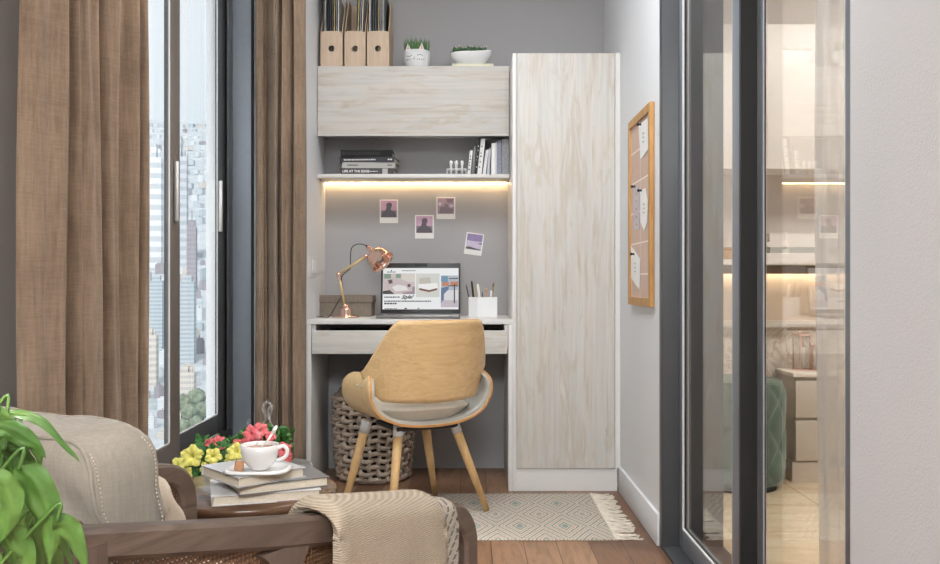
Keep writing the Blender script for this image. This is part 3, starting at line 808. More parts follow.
mb = MB()
for i in range(16):
    x, y, z = bcx - .075 + i * .010 + rg.uniform(-.004, .004), Yb - .01 + rg.uniform(-.02, .02), zb0 + H0 * .74 + rg.uniform(.026, .036)
    mb.lathe([(.0005, 0), (.0035, .002), (.0025, .005), (.0005, .006)], (x, y, z), 7)
mb.build('pale_buds', M['fringe'], t)

# ------------------------------------------------------------------ desk top items
ZD = .7522
Yx = 4.23
t = thing('storage_box', 'beige fabric storage box with lid behind the desk lamp', 'box', (xx(345, Yx), 4.30, ZD))
bx('body', M['box_fab'], t, xx(319, Yx), xx(371, Yx), Yx, 4.385, ZD, zz(301, Yx), bev=.003)
bx('lid', M['box_fab'], t, xx(317.5, Yx), xx(372.5, Yx), Yx - .006, 4.389, zz(302.5, Yx), zz(295, Yx), bev=.004)

# desk lamp
YL = 4.13
def L(px, py, dy=0.): return Vector((xx(px, YL), YL + dy, zz(py, YL)))
bc = Vector((xx(346, YL), YL, ZD))
t = thing('desk_lamp', 'rose gold desk lamp with jointed arm standing on the white desk', 'lamp', bc)
mb = MB(); mb.lathe([(.001, 0), (.062, 0), (.064, .002), (.062, .006), (.03, .009), (.028, .012), (.0275, .036), (.024, .043), (.010, .047), (.009, .062), (.001, .062)], bc, 40); mb.build('base', M['copper'], t)
j0 = L(345, 306); j1 = L(338.7, 274.5); j2 = L(366, 256.5)
mb = MB(); mb.tube([j0, j1], .0062, 12); mb.build('lower_arm', M['brass_arm'], t)
mb = MB(); mb.tube([j1 + Vector((0, -.006, 0)), j2 + Vector((-.006, -.006, -.003))], .0062, 12); mb.build('upper_arm', M['brass_arm'], t)
mb = MB()
for j in (j1, j0, j2): mb.lathe([(.001, -.012), (.010, -.012), (.010, .012), (.001, .012)], j, 16, axis=(0, 1, 0)); mb.lathe([(.001, -.017), (.004, -.017), (.004, .017), (.001, .017)], j, 10, axis=(0, 1, 0))
mb.tube([j1, j1 + (j0 - j1) * .2], .0075, 12); mb.tube([j2, j2 + (j1 - j2) * .2 + Vector((0, -.004, 0))], .0078, 12)
mb.build('joint', M['copper'], t)
ap = L(371, 250.5); ax = Vector((.60, -.30, -.58)).normalized()
mb = MB(); mb.lathe([(.001, -.012), (.012, -.010), (.014, 0), (.013, .030), (.016, .034), (.001, .036)], ap - ax * .012, 24, axis=ax); mb.build('socket', M['copper'], t)
mb = MB(); mb.lathe([(.010, .0), (.030, .004), (.046, .018), (.054, .038), (.057, .062), (.060, .072), (.062, .074), (.058, .074), (.0545, .060), (.050, .038), (.042, .020), (.028, .008), (.008, .004)], ap + ax * .012, 40, axis=ax, caps=False); mb.build('shade', M['copper'], t)
mb = MB(); mb.lathe([(.001, 0), (.010, .0), (.016, .014), (.018, .028), (.012, .042), (.001, .047)], ap + ax * .022, 20, axis=ax); mb.build('bulb', M['matt_ceramic'], t)
mb = MB(); mb.tube(catmull([ap - ax * .022, L(365, 245), L(358, 244), L(352, 247.5), L(350.5, 256), L(350, 268, .01), L(347, 271, .01), L(341.5, 277, .012), L(342, 288, .012), L(341.5, 296, .012), L(337, 303, .01), L(333, 311, .0), Vector((xx(329, YL), YL - .01, ZD + .003)), Vector((xx(322, YL), YL - .02, ZD + .003)), Vector((xx(316, YL), YL + .03, ZD + .003))], 8), .0022, 8); mb.build('cord', M['black'], t)
mb = MB(); mb.tube([ap - ax * .018, ap - ax * .036], [.006, .004], 10); mb.build('cord_plug', M['black'], t)

# laptop
lx0 = -.232
t = thing('laptop', 'open grey laptop showing a furniture web page on the desk', 'laptop', (lx0, 4.09, ZD))
bx('base', M['laptop'], t, lx0 - .187, lx0 + .187, 3.985, 4.185, ZD + .002, ZD + .017, bev=.004)
mb = MB()
for r_ in range(5):
    for c_ in range(13): mb.box(lx0 - .15 + c_ * .0232, lx0 - .15 + c_ * .0232 + .020, 4.075 + r_ * .0195, 4.075 + r_ * .0195 + .016, ZD + .0165, ZD + .0185)
mb.build('keyboard', M['bezel'], t)
tilt = R(9); hinge = Vector((lx0, 4.18, ZD + .014))
LM = Matrix.Translation(hinge) @ Matrix.Rotation(-tilt, 4, 'X')
mb = MB(); mb.box(-.1865, .1865, -.001, .006, -.004, .242, .002, mat=LM); lid = mb.build('lid', M['bezel'], t)
mb = MB(); mb.box(-.178, .178, -.0018, -.001, .022, .218, mat=LM); scr = mb.build('screen', M['screen'], t)
def sx_(px): return (px - 421.3) / 77.0 * .356
def sz_(py): return .022 + (309 - py) / 41.0 * .196
def patch(polys, c, name, e=.85, y=-.0021):
    mb = MB()
    for poly in polys: mb.prism([LM @ Vector((sx_(a), y, sz_(b))) for a, b in poly], LM.to_3x3() @ Vector((0, .0002, 0)))
    return mb.build(name, emit('screen_%s' % name, c, e), scr)
rc = lambda a, b, c_, d_: [(a, b), (c_, b), (c_, d_), (a, d_)]
patch([rc(383, 273.5, 415.5, 294)], rgb(200, 188, 182), 'lounge_picture')
patch([rc(384, 274, 391, 278.5)], rgb(122, 148, 128), 'lounge_window', y=-.0024); patch([rc(396, 274, 401, 278)], rgb(122, 148, 128), 'lounge_window', y=-.0024)
patch([[(402, 274), (415.5, 274), (415.5, 282), (402, 281)]], rgb(212, 205, 196), 'lounge_curtain', y=-.0024)
patch([[(385, 283), (388, 279), (396, 278), (404, 280), (412, 284), (413, 291), (400, 293), (388, 291)]], rgb(196, 180, 182), 'lounge_sofa', y=-.0027)
patch([[(392, 287), (398, 284.5), (406, 286), (409, 290), (396, 291.5)]], rgb(226, 222, 220), 'lounge_blanket', y=-.003)
patch([[(388, 280), (392, 279.5), (393, 283), (389, 284)], [(408, 284), (411, 284), (411, 287), (408, 287)]], rgb(88, 60, 54), 'lounge_pillows', y=-.003)
patch([[(383, 291), (390, 290), (395, 294), (383, 294)]], rgb(52, 36, 42), 'lounge_rug_dark', y=-.003)
patch([[(403, 292), (415.5, 286), (415.5, 294), (403, 294)]], rgb(150, 128, 138), 'lounge_rug', y=-.0025)
patch([rc(416.5, 273.5, 440.5, 297)], rgb(208, 208, 202), 'bedroom_picture')
patch([[(420, 278), (431, 277), (432, 285), (420, 286)]], rgb(190, 182, 172), 'headboard', y=-.0024)
patch([[(419, 284), (438, 283), (439, 288), (430, 290), (419, 288)]], rgb(238, 238, 236), 'bed_linen', y=-.0027)
patch([[(420, 288), (430, 290), (438, 288), (438, 290), (430, 292), (420, 290)]], rgb(110, 56, 36), 'bed_base', y=-.0029)
patch([rc(442, 275.5, 459.5, 307)], rgb(170, 178, 188), 'chair_picture')
patch([rc(442, 276, 449, 282)], rgb(96, 140, 164), 'blue_wall', y=-.0024)
patch([rc(443, 282, 450, 286), rc(451.5, 281.5, 459.5, 285.5)], rgb(186, 116, 82), 'orange_seats', y=-.0026)
patch([[(442, 288), (450, 286), (449, 296), (442, 303)]], rgb(78, 104, 140), 'blue_chair', y=-.0024)
patch([rc(455, 284, 456.3, 303), rc(450, 285.3, 459.5, 286.3), rc(450, 278, 459.5, 279)], rgb(32, 32, 34), 'table_frame', y=-.0029)
patch([[(445, 294), (449, 290), (459.5, 290), (459.5, 300), (445, 300)]], rgb(214, 214, 216), 'white_chair', y=-.0025)
patch([rc(442, 300, 459.5, 307)], rgb(190, 180, 188), 'pale_rug', y=-.0024)
mb = MB(); rt_ = random.Random(3)
for (xa_, xb_, py_, hh_) in ((384.5, 400, 297, .9), (384.5, 432, 301, .8), (384.5, 397, 303.3, 1.1), (385, 398, 308.4, .5), (405, 407.5, 308.2, .8), (418.5, 420, 308.2, .8), (402, 416, 270.7, .5), (387, 396, 272, .6), (391, 392, 270.5, 1.0)):
    x = xa_
    while x < xb_:
        w_ = rt_.uniform(.9, 2.6); b = min(x + w_, xb_); mb.prism([LM @ Vector((sx_(a), -.0023, sz_(c_))) for a, c_ in rc(x, py_ - hh_ * .7, b, py_ + hh_ * .7)], LM.to_3x3() @ Vector((0, .0002, 0))); x = b + .5
mb.build('page_text', M['ink'], scr)
text('page_heading', 'Style!', .024, M['ink'], LM @ basis((sx_(401.5), -.0022, sz_(297.2)), (1, .0, .04), (0, 0, 1)), scr, shear=.6, bold=.0007)
mb = MB(); mb.box(-.028, .028, -.0016, -.0009, .228, .2405, .0004, mat=LM); mb.build('camera_notch', M['black'], t)

# pen holder and pens
Yp = 4.17; t = thing('pen_holder', 'white faceted square pen holder right of the laptop', 'pen holder', (xx(482.5, Yp), Yp + .04, ZD))
x0_, xm_, x1_ = xx(468.5, Yp), xx(477.5, Yp), xx(497.3, Yp); zt = zz(297.2, Yp)
op = [(x0_, Yp + .02), (xm_, Yp - .003), (x1_, Yp + .004), (x1_ + .002, Yp + .07), (xm_ + .01, Yp + .085), (x0_, Yp + .075)]
mb = MB(); cxp, cyp = sum(p[0] for p in op) / 6, sum(p[1] for p in op) / 6
ip = [(cxp + (a - cxp) * .9, cyp + (b - cyp) * .9) for a, b in op]
O0 = [mb.bm.verts.new((a, b, ZD)) for a, b in op]; O1 = [mb.bm.verts.new((a, b, zt)) for a, b in op]; I1 = [mb.bm.verts.new((a, b, zt)) for a, b in ip]; I0 = [mb.bm.verts.new((a, b, ZD + .006)) for a, b in ip]
mb.bm.faces.new(O0); mb.bm.faces.new(I0)
for i in range(6):
    j = (i + 1) % 6
    for A, B in ((O0, O1), (O1, I1), (I1, I0)): mb.bm.faces.new([A[i], A[j], B[j], B[i]])
mb.build('cup', M['matt_ceramic'], t)
pens = [(472.5, 466, 284, .0032, rgb(70, 70, 72), 'thin grey pencil leaning leftmost in the white pen holder', 'pencil'),
        (475.5, 471.6, 281, .0048, rgb(28, 28, 30), 'thick black marker standing in the white pen holder', 'marker'),
        (478.5, 474.3, 283, .003, rgb(180, 156, 110), 'slim brass coloured pen behind the black marker', 'pen'),
        (481.5, 477.8, 284, .0062, rgb(236, 236, 234), 'fat white marker standing in the middle of the pen holder', 'marker'),
        (484.5, 482.4, 291, .0025, rgb(96, 80, 68), 'short dark pencil right of the fat white marker', 'pencil'),
        (486.2, 487.0, 288, .004, rgb(196, 150, 124), 'pinkish wooden brush handle in the pen holder', 'brush'),
        (491.0, 491.4, 290.5, .0055, rgb(240, 240, 240), 'short white cap pen standing rightmost in the holder', 'pen'),
        (490.8, 494.0, 282.5, .0036, rgb(150, 130, 96), 'speckled beige paintbrush leaning right in the holder', 'brush')]
for k, (bxp, txp, typ, r_, c, lab, cat) in enumerate(pens):
    yk = Yp + .03 + (k % 3) * .014
    a = Vector((xx(bxp, Yp), yk, ZD + .008)); b = Vector((xx(txp, Yp), yk, zz(typ, Yp)))
    mb = MB(); dv = b - a; mb.tube([a, a + dv * .06, a + dv * .9, b], [r_ * .5, r_, r_, r_ * (.7 if k not in (0, 2, 4) else .2)], 10)
    if k in (5, 7): mb.tube([a + dv * .86, a + dv * .93, b], [r_ * 1.1, r_ * 1.7, r_ * .8], 10)
    o = mb.build(cat, plain('pen_%d' % k, c, .4, var=.05)); tag(o, lab, cat, 'writing tools in the pen holder')

# light switch on the alcove side
t = thing('light_switch', 'white rocker light switch on the alcove side wall', 'switch', (XL + .004, 4.03, .94))
bx('plate', M['white_lam'], t, XL + .0005, XL + .007, 3.955, 4.115, .938, 1.032, bev=.002)
bx('rocker', M['matt_ceramic'], t, XL + .007, XL + .011, 3.99, 4.08, .953, 1.018, bev=.002)

# instant photos
ph = [(379.7, 398, 199.5, 223, 0, 0, 'leftmost instant photo, pink sky with a dark head shape'),
      (415, 433.8, 215, 238.5, 0, 0, 'instant photo of a dark head, lower and middle on the grey wall'),
      (436.3, 455.3, 197, 219, 0, 1, 'highest instant photo, mauve flowers, above the laptop'),
      (464.5, 483.5, 232.5, 255.5, R(-8), 2, 'tilted instant photo of a violet beach, rightmost on the wall')]
pcol = {n_: plain('print_' + n_, c_, .35, var=.12, nscale=60) for n_, c_ in dict(pinksky=rgb(190, 150, 176), dusk=rgb(120, 104, 118), head=rgb(58, 48, 58), mauve=rgb(150, 118, 128), mauved=rgb(98, 72, 84), violet=rgb(128, 108, 156), haze=rgb(196, 184, 206), shore=rgb(60, 52, 58)).items()}
for (a, b, t0, t1, rz, kind, lab) in ph:
    Yq = YB - .003; cx_, cz_ = xx((a + b) / 2, Yq), zz((t0 + t1) / 2, Yq); w_, h_ = (b - a) * Yq / F / 2, (t1 - t0) * Yq / F / 2
    if kind == 2: w_ *= .93; h_ *= .95
    t = thing('instant_photo', lab, 'photo', (cx_, Yq, cz_ - h_), 0, 'instant photos stuck on the grey wall')
    Mx = Matrix.Translation((cx_, Yq, cz_)) @ Matrix.Rotation(-rz, 4, 'Y')
    mb = MB(); mb.box(-w_, w_, 0, .003, -h_, h_, mat=Mx); mb.build('card', M['white_paper'], t)
    x0_, x1_, z0_, z1_ = -w_ * .87, w_ * .87, -h_ * .52, h_ * .9
    def pb(u0, u1, v0, v1, c, nm, y=-.0005):
        mb = MB(); mb.box(x0_ + (x1_ - x0_) * u0, x0_ + (x1_ - x0_) * u1, y, 0, z0_ + (z1_ - z0_) * v0, z0_ + (z1_ - z0_) * v1, mat=Mx); mb.build(nm, pcol[c], t)
    def pp(pts, c, nm, y=-.0009):
        mb = MB(); mb.prism([Mx @ Vector((x0_ + (x1_ - x0_) * u, y, z0_ + (z1_ - z0_) * v)) for u, v in pts], (0, .0003, 0)); mb.build(nm, pcol[c], t)
    if kind == 0:
        pb(0, 1, .42, 1, 'pinksky', 'printed_sky'); pb(0, 1, 0, .42, 'dusk', 'printed_ground')
        pp([(.3, .42), (.35, .62), (.33, .8), (.5, .9), (.68, .84), (.7, .7), (.62, .55), (.64, .42), (.9, .3), (1, .0), (0, 0), (.1, .3)], 'head', 'printed_figure')
    elif kind == 1:
        pb(0, 1, 0, 1, 'mauve', 'printed_ground')
        pp([(.1, .1), (.2, .5), (.4, .42), (.45, .7), (.6, .6), (.7, .35), (.95, .3), (.9, 0), (.1, 0)], 'mauved', 'printed_stem')
        pp([(.0, .55), (.1, .75), (.25, .7), (.2, .5)], 'haze', 'printed_petal'); pp([(.7, .5), (.85, .62), (1, .5), (.85, .38)], 'haze', 'printed_petal'); pp([(.5, .95), (.95, .95), (.9, .7), (.6, .7)], 'mauved', 'printed_shadow')
    else:
        pb(0, 1, .55, 1, 'violet', 'printed_sky'); pb(0, 1, 0, .55, 'haze', 'printed_sea'); pp([(0, .12), (.2, .18), (1, .04), (1, 0), (0, 0)], 'shore', 'printed_shore'); pp([(.7, .42), (1, .48), (1, .38)], 'shore', 'printed_rock')

# ------------------------------------------------------------------ pinboard on the right wall
xb_ = .642
t = thing('pinboard', 'oak framed cork pinboard hanging on the white right wall', 'pinboard', (XR, 3.41, .826))
yA, yB, z0_, z1_ = 3.190, 3.63, .826, 1.561; fw = .030
mb = MB(); mb.box(xb_, XR - .001, yA, yA + fw, z0_, z1_, .002); mb.box(xb_, XR - .001, yB - fw, yB, z0_, z1_, .002); mb.box(xb_, XR - .001, yA + fw, yB - fw, z0_, z0_ + fw); mb.box(xb_, XR - .001, yA + fw, yB - fw, z1_ - fw, z1_)
mb.build('frame', M['frame_oak'], t)
def cork():
    m = NT('woven_pinboard_felt'); v = m.coord(); br = m.n('ShaderNodeTexBrick')
    sx = m.n('ShaderNodeSeparateXYZ'); cb = m.n('ShaderNodeCombineXYZ'); m.l(v, sx.inputs[0]); m.l(sx.outputs[1], cb.inputs[0]); m.l(sx.outputs[2], cb.inputs[1]); m.l(cb.outputs[0], br.inputs['Vector'])
    br.inputs['Scale'].default_value = 1; br.inputs['Brick Width'].default_value = .19; br.inputs['Row Height'].default_value = .12; br.inputs['Mortar Size'].default_value = .003; br.offset = 0
    br.inputs['Color1'].default_value = rgb(205, 178, 160); br.inputs['Color2'].default_value = rgb(196, 166, 148); br.inputs['Mortar'].default_value = rgb(238, 228, 218)
    n = m.noise(v, 60, 4); m.col(m.mix(m.math('MULTIPLY', n, .4), br.outputs['Color'], rgb(228, 204, 190))); m.rough(.9); return m.m
bx('board', cork(), t, xb_ + .008, XR - .002, yA + fw, yB - fw, z0_ + fw, z1_ - fw)
def yr(px, x=xb_ + .006): return x * F / (px - CX)
notes = [([(638.5, 125), (647.5, 118), (648, 149), (640.5, 160)], (641, 124.5), 'white note with a pencil scribble pinned highest on the pinboard'),
         ([(633.5, 187), (638.5, 185), (639, 229), (634, 230)], (635, 186.5), 'grey printed strip pinned left in the middle of the pinboard'),
         ([(640, 191), (645, 188), (647.5, 200), (647, 222), (644, 231), (640.5, 222)], (641.5, 190.5), 'white curved tag pinned right in the middle of the pinboard'),
         ([(631, 246), (640, 259), (639.5, 290), (631, 278)], (634.2, 254), 'white folded paper pinned lowest on the pinboard')]
npaper = [M['white_paper'], plain('grey_print', rgb(200, 192, 194), .8), M['white_paper'], M['white_paper']]
for (poly, pin, lab), pm in zip(notes, npaper):
    x = xb_ + .005
    q = [Vector((x, yr(a, x), zz(b, yr(a, x)))) for a, b in poly]
    c0 = sum(q, Vector()) / len(q); t = thing('pinned_note', lab, 'note', (x, c0.y, min(v.z for v in q)), 0, 'papers pinned on the pinboard')
    mb = MB(); mb.prism(q, (.0012, 0, 0)); mb.build('paper', pm, t)
    y_ = yr(pin[0], x); z_ = zz(pin[1], y_); mb = MB(); mb.lathe([(.001, 0), (.0045, 0), (.003, .006), (.006, .012), (.006, .015), (.001, .016)], (x, y_, z_), 12, axis=(-1, 0, 0)); mb.build('pin', M['black'], t)
    mb = MB()
    if pm is not npaper[1]:
        for j in range(3):
            f = .35 + j * .13; mb.tube([c0 + Vector((-.001, .02 - .012 * i, (.5 - f) * .12 + .004 * math.sin(i * 2.2))) for i in range(4)], .0006, 5)
    else:
        for j in range(5): mb.box(x - .0004, x, c0.y - .012, c0.y + .006, c0.z - .07 + j * .03, c0.z - .062 + j * .03)
    mb.build('scribble', pcol['dusk'], t)

# ------------------------------------------------------------------ dining / desk chair
th = R(28); CC = Vector((-.211, 3.523, 0))
t = thing('desk_chair', 'curved maple plywood chair with grey felt seat at the desk', 'chair', CC, th)
W2L = MW[t.name].inverted()
def upath(s):
    pts = [(-.262, .575), (-.275, .53), (-.262, .47), (-.215, .415), (-.12, .382), (0, .372), (.12, .382), (.215, .415), (.262, .47), (.275, .53), (.262, .575)]
    q = upath.c; f = max(0, min(1, s)) * (len(q) - 1); i = min(int(f), len(q) - 2); return q[i].lerp(q[i + 1], f - i)
upath.c = catmull([(a, 0, b) for a, b in [(-.236, .572), (-.253, .53), (-.247, .47), (-.206, .415), (-.12, .380), (0, .370), (.12, .380), (.206, .415), (.247, .47), (.253, .53), (.236, .572)]], 10)
def shell_fn(off):
    def fn(u, v):
        p = upath(u); k = abs(u - .5) * 2      # 0 bottom .. 1 tips
        e = .02; a = upath(u - e); b = upath(u + e); n = Vector((-(b.z - a.z), 0, b.x - a.x)).normalized()
        rear = -.155 + .0 * k; front = .21 - .09 * k
        if k > .72:
            f = min(1, (k - .72) / .28); sh = 1 - math.sqrt(max(0, 1 - f * f)); mid = -.035
            rear = rear + (mid - rear) * sh * .9; front = front + (mid - front) * sh * .9
        if k < .5: front += .015 * (1 - k * 2)
        q = p + n * off; q.y = rear + (front - rear) * v; return q
    return fn
mb = MB(); mb.shell(shell_fn(0), 60, 14, .009, mi=0, edge_mi=1); mb.build('seat_shell', [M['maple'], M['ply_edge']], t, False)
fn0 = shell_fn(.0105)
mb = MB(); mb.shell(lambda u, v: fn0(.03 + u * .94, .012 + v * .976), 56, 12, .011); mb.build('felt_lining', M['felt'], t, False)
# seat cushion
mb = MB()
def seat(u, v):
    a = 2 * math.pi * u; f = v
    rr = min(1, f * 1.0); c, s_ = math.cos(a), math.sin(a)
    sx2 = math.copysign(abs(c) ** .75, c); sy2 = math.copysign(abs(s_) ** .75, s_)
    if v < .5: r_ = v * 2; z = .468 - .034 * r_ ** 3
    else: r_ = 1 - (v - .5) * .5; z = .434 - (v - .5) * 2 * .046
    return Vector((.214 * r_ * sx2, .025 + .178 * r_ * sy2, z - .0))
mb.grid(seat, 48, 20, closed_u=True); mb.build('seat_cushion', M['seat_fab'], t, False)
A0 = R(76)
def back(u, v, off=0.):
    uu = (u - .5) * 2; a = uu * A0; lx = .252 * math.sin(a) / math.sin(A0)
    au = abs(uu)
    zt = .774 if au < .50 else None
    if zt is None:
        f = (au - .50) / .50; zt = .774 - .195 * (3 * f ** 1.7 - 2 * f ** 2.4 if f < 1 else 1)
    zb_ = .462 + .02 * au ** 2 + .05 * max(0, au - .7) / .3
    z = zb_ + (zt - zb_) * v
    flare = 1 + .0 * v; ly = -.178 + .115 * (1 - math.cos(a)) / (1 - math.cos(A0)) - .06 * (z - .46) / .31 * (1 - .6 * max(0, au - .6) / .4)
    return Vector((lx * (.94 + .10 * v - off), ly + off, z))
mb = MB(); mb.shell(lambda u, v: back(u, v), 72, 18, .010, mi=0, edge_mi=1); mb.build('backrest', [M['maple'], M['ply_edge']], t, False)
# felt lining on the sitter's side
mb = MB(); mb.shell(lambda u, v: back(.06 + .88 * u, .04 + v * .90, .011), 50, 12, .009); mb.build('back_pad', M['felt'], t, False)
for sx__ in (-1, 1):
    for ly in (-.075, -.025):
        mb = MB(); mb.lathe([(.001, 0), (.0055, .0), (.005, .003), (.001, .004)], (sx__ * .2575, ly, .525), 14, axis=(sx__, 0, 0)); mb.build('bolt', M['chrome'], t, False)
feet = [Vector((-.503, 3.520, 0)), Vector((-.290, 3.270, 0)), Vector((-.149, 3.800, 0)), Vector((.067, 3.540, 0))]
tops = [P(367.5, 421, 3.50), P(399, 421, 3.40), P(424, 421, 3.63), P(452.5, 421, 3.50)]
for f, tp in zip(feet, tops):
    tp.z = .378; f.z = .012; d_ = (tp - f)
    mb = MB(); mb.tube([f - d_ * .0, f + d_ * .5, f + d_ * .88], [.0115, .0165, .0185], 20); lg = mb.build('leg', M['beech'], t)
    mb = MB(); mb.tube([f + d_ * .86, f + d_ * .99], [.0195, .0215], 20); mb.build('leg_sleeve', plain('grey_leg_sleeve', rgb(190, 188, 184), .5), lg)
mb = MB(); mb.box(-.13, .13, -.11, .11, .349, .3665, .006); mb.build('seat_plate', M['ink'], t, False)

# ------------------------------------------------------------------ basket
t = thing('woven_basket', 'chunky cream rope basket standing on the floor under the desk', 'basket', (-.452, 4.20, .0))
bcx_, bcy_ = -.452, 4.185; NS = 26; Hb = .415
def rad(z): f = z / Hb; return .158 + .022 * math.sin(min(1, f * 1.35) * math.pi * .5) 
mb = MB(); rows = 13
for r_ in range(rows):
    z = .02 + r_ * (Hb - .055) / (rows - 1); pts = []
    n_ = NS * 4
    for i in range(n_):
        a = 2 * math.pi * i / n_; w_ = math.cos(a * NS / 2 + math.pi * r_) * .009
        rr = rad(z) + w_; pts.append((bcx_ + rr * math.cos(a), bcy_ + rr * math.sin(a), z + .004 * math.sin(a * NS / 2 + 1)))
    mb.tube(pts, .0105, 7, closed=True)
mb.build('horizontal_rope', M['rope'], t)
mb = MB()
for i in range(NS):
    a = 2 * math.pi * (i + .5) / NS
    pts = [];
    for k in range(27):
        z = .012 + k * (Hb - .05) / 26; ph_ = math.pi * (z - .02) / ((Hb - .055) / (rows - 1)); w_ = -math.cos(ph_) * .0085 * math.cos((i + .5) * math.pi + .0)
        w_ = .010 * math.sin(ph_ + (math.pi / 2 if i % 2 else -math.pi / 2)); aa = a + .02 * math.sin(z * 60)
        rr = rad(z) + w_; pts.append((bcx_ + rr * math.cos(aa), bcy_ + rr * math.sin(aa), z))
    mb.tube(pts, .0095, 7)
mb.build('vertical_rope', M['rope'], t)
mb = MB()
for k in range(4):
    rr = .168 - .004 * k; mb.tube([(bcx_ + rr * math.cos(2 * math.pi * i / 40), bcy_ + rr * math.sin(2 * math.pi * i / 40), Hb - .028 + k * .010) for i in range(40)], .0062, 7, closed=True)
mb.build('rim', M['rope'], t)
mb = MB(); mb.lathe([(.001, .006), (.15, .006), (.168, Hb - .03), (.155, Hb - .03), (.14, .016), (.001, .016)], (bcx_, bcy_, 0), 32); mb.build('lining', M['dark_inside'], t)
mb = MB(); mb.tube([(bcx_ + .150 * math.cos(2 * math.pi * i / 40), bcy_ + .150 * math.sin(2 * math.pi * i / 40), .012) for i in range(40)], .0115, 7, closed=True); mb.build('base_coil', M['rope'], t)

# ------------------------------------------------------------------ rug
t = thing('rug', 'flat woven rug with diamond pattern and cream fringe on the wood floor', 'rug', (-.07, 3.5, .0))
mb = MB(); mb.box(-.67, .525, 3.158, 3.84, .0005, .0065, .002); mb.build('weave', M['rug'], t)
rg = random.Random(2)
for side in (0, 1):
    mb = MB(); y = 3.165
    while y < 3.836:
        x0_ = .525 if side == 0 else -.67; s = 1 if side == 0 else -1; L_ = rg.uniform(.070, .090) if side == 0 else .035
        pts = [(x0_ - s * .012, y, .007)]; yy = y
        for k in range(1, 6): yy += rg.uniform(-.004, .004); pts.append((x0_ + s * L_ * k / 5, yy, .0045 + .0015 * math.sin(k * 2 + y * 90)))
        mb.tube(pts, [.0045, .0040, .0028, .0026, .0028, .0038], 6); y += rg.uniform(.013, .021)
    mb.build('fringe', M['fringe'], t)

# ------------------------------------------------------------------ armchair
f_ = Vector((.5, .866, 0)); r__ = Vector((.866, -.5, 0)); O = Vector((-.601, .945, 0))
t = thing('armchair', 'low smoked walnut armchair with woven cane sides in the foreground', 'armchair', O, R(-30))
AX = .29; TB, TF = .700, .567; LF = .700; rail = .036
def arc(cy, cz, r, a0, a1, n=10): return [(cy + r * math.cos(a0 + (a1 - a0) * i / n), cz + r * math.sin(a0 + (a1 - a0) * i / n)) for i in range(n + 1)]
sl = (TF - TB) / .727
def ztop(y): return TB + sl * y + .006 * math.sin(math.pi * min(1, max(0, y / LF))) * -1
def side(x, LF=LF):
    sg = 1 if x > 0 else -1
    # top rail + front leg swept as one bentwood piece
    rc_ = .078
    path = [(y, ztop(y) - rail / 2) for y in [-.015 + i * (LF - rc_ + .015) / 14 for i in range(15)]]
    ye, ze = path[-1]; ang = math.atan(sl)
    R0 = rc_ - rail / 2; cyy, czz = ye - math.sin(-ang) * 0 , ze - R0
    for i in range(1, 13):
        a = math.pi / 2 + ang - (math.pi / 2 + ang) * i / 12; path.append((ye + R0 * math.cos(a) * 1.0, czz + R0 * math.sin(a)))
    yl = path[-1][0]; path += [(yl, .35), (yl, .15), (yl - .004, .0)]
    hs = [rail * .82 + rail * .2 * min(1, i / 8) for i in range(len(path))]; hs[-1] = rail * .75
    mb = MB(); mb.sweep([(x, a, b) for a, b in path], .032, hs, (1, 0, 0), .005)
    mb.build('arm_rail', M['walnut'], t, False)
    mb = MB(); mb.sweep([(x, .02, 0.0), (x, .012, .35), (x, .0, TB - .02)], .034, .04, (1, 0, 0), .004); mb.build('back_leg', M['walnut_z'], t, False)
    # centre post with flared top
    yc = .265; zt_ = ztop(yc) - rail * .9; pr = []
    for k in range(9):
        u = k / 8; w_ = .018 + .028 * (1 - u) ** 3; pr.append((w_, zt_ - .060 * u))
    poly = [(yc - w_, z) for w_, z in pr] + [(yc - .018, .33), (yc + .018, .33)] + [(yc + w_, z) for w_, z in pr[::-1]]
    mb = MB(); mb.prism([(x - .013, a, b) for a, b in poly], (.026, 0, 0)); mb.build('centre_post', M['walnut_z'], t, False)
    mb = MB(); mb.box(x - .014, x + .014, .02, yl, .285, .33, .004); mb.build('side_rail', M['walnut'], t, False)
    for a, b in ((.03, yc - .018), (yc + .018, yl - .018)):
        n_ = 12; pts = []
        top = [];
        for i in range(n_ + 1):
            y = a + (b - a) * i / n_; z = ztop(y) - rail * .9
            if b > .5 and y > LF - rc_: z -= (rc_ - .03) * (1 - math.sqrt(max(0, 1 - ((y - (LF - rc_)) / (rc_)) ** 2)))
            top.append((x - .002, y, z))
        mb = MB(); mb.prism([(x - .002, b, .33), (x - .002, a, .33)] + top, (.004, 0, 0)); mb.build('cane_panel', M['cane'], t, False)
        # slim inner lip
    return yl
yl = side(AX); side(-AX, .668)
mb = MB(); mb.sweep([(AX - .01, .0, TB - .020), (.15, -.03, TB - .016), (0, -.04, TB - .014), (-.15, -.03, TB - .016), (-AX + .01, .0, TB - .020)], .036, .03, (0, 0, 1), .004); mb.build('back_rail', M['walnut'], t, False)
mb = MB(); mb.box(-AX + .015, AX - .015, .0, .03, .285, .33, .003); mb.build('lower_back_rail', M['walnut'], t, False)
mb = MB(); mb.box(-AX + .015, AX - .015, yl - .02, yl + .01, .285, .33, .003); mb.build('front_rail', M['walnut'], t, False)
mb = MB(); mb.shell(lambda u, v: Vector((-AX + .02 + (2 * AX - .04) * u, -.038 * math.sin(math.pi * u) + .012, .33 + (TB - .035 - .33) * v)), 20, 4, .004); mb.build('cane_panel', M['cane'], t, False)
mb = MB(); mb.box(-AX + .018, AX - .018, .02, yl - .02, .325, .345); mb.build('seat_base', M['ink'], t, False)

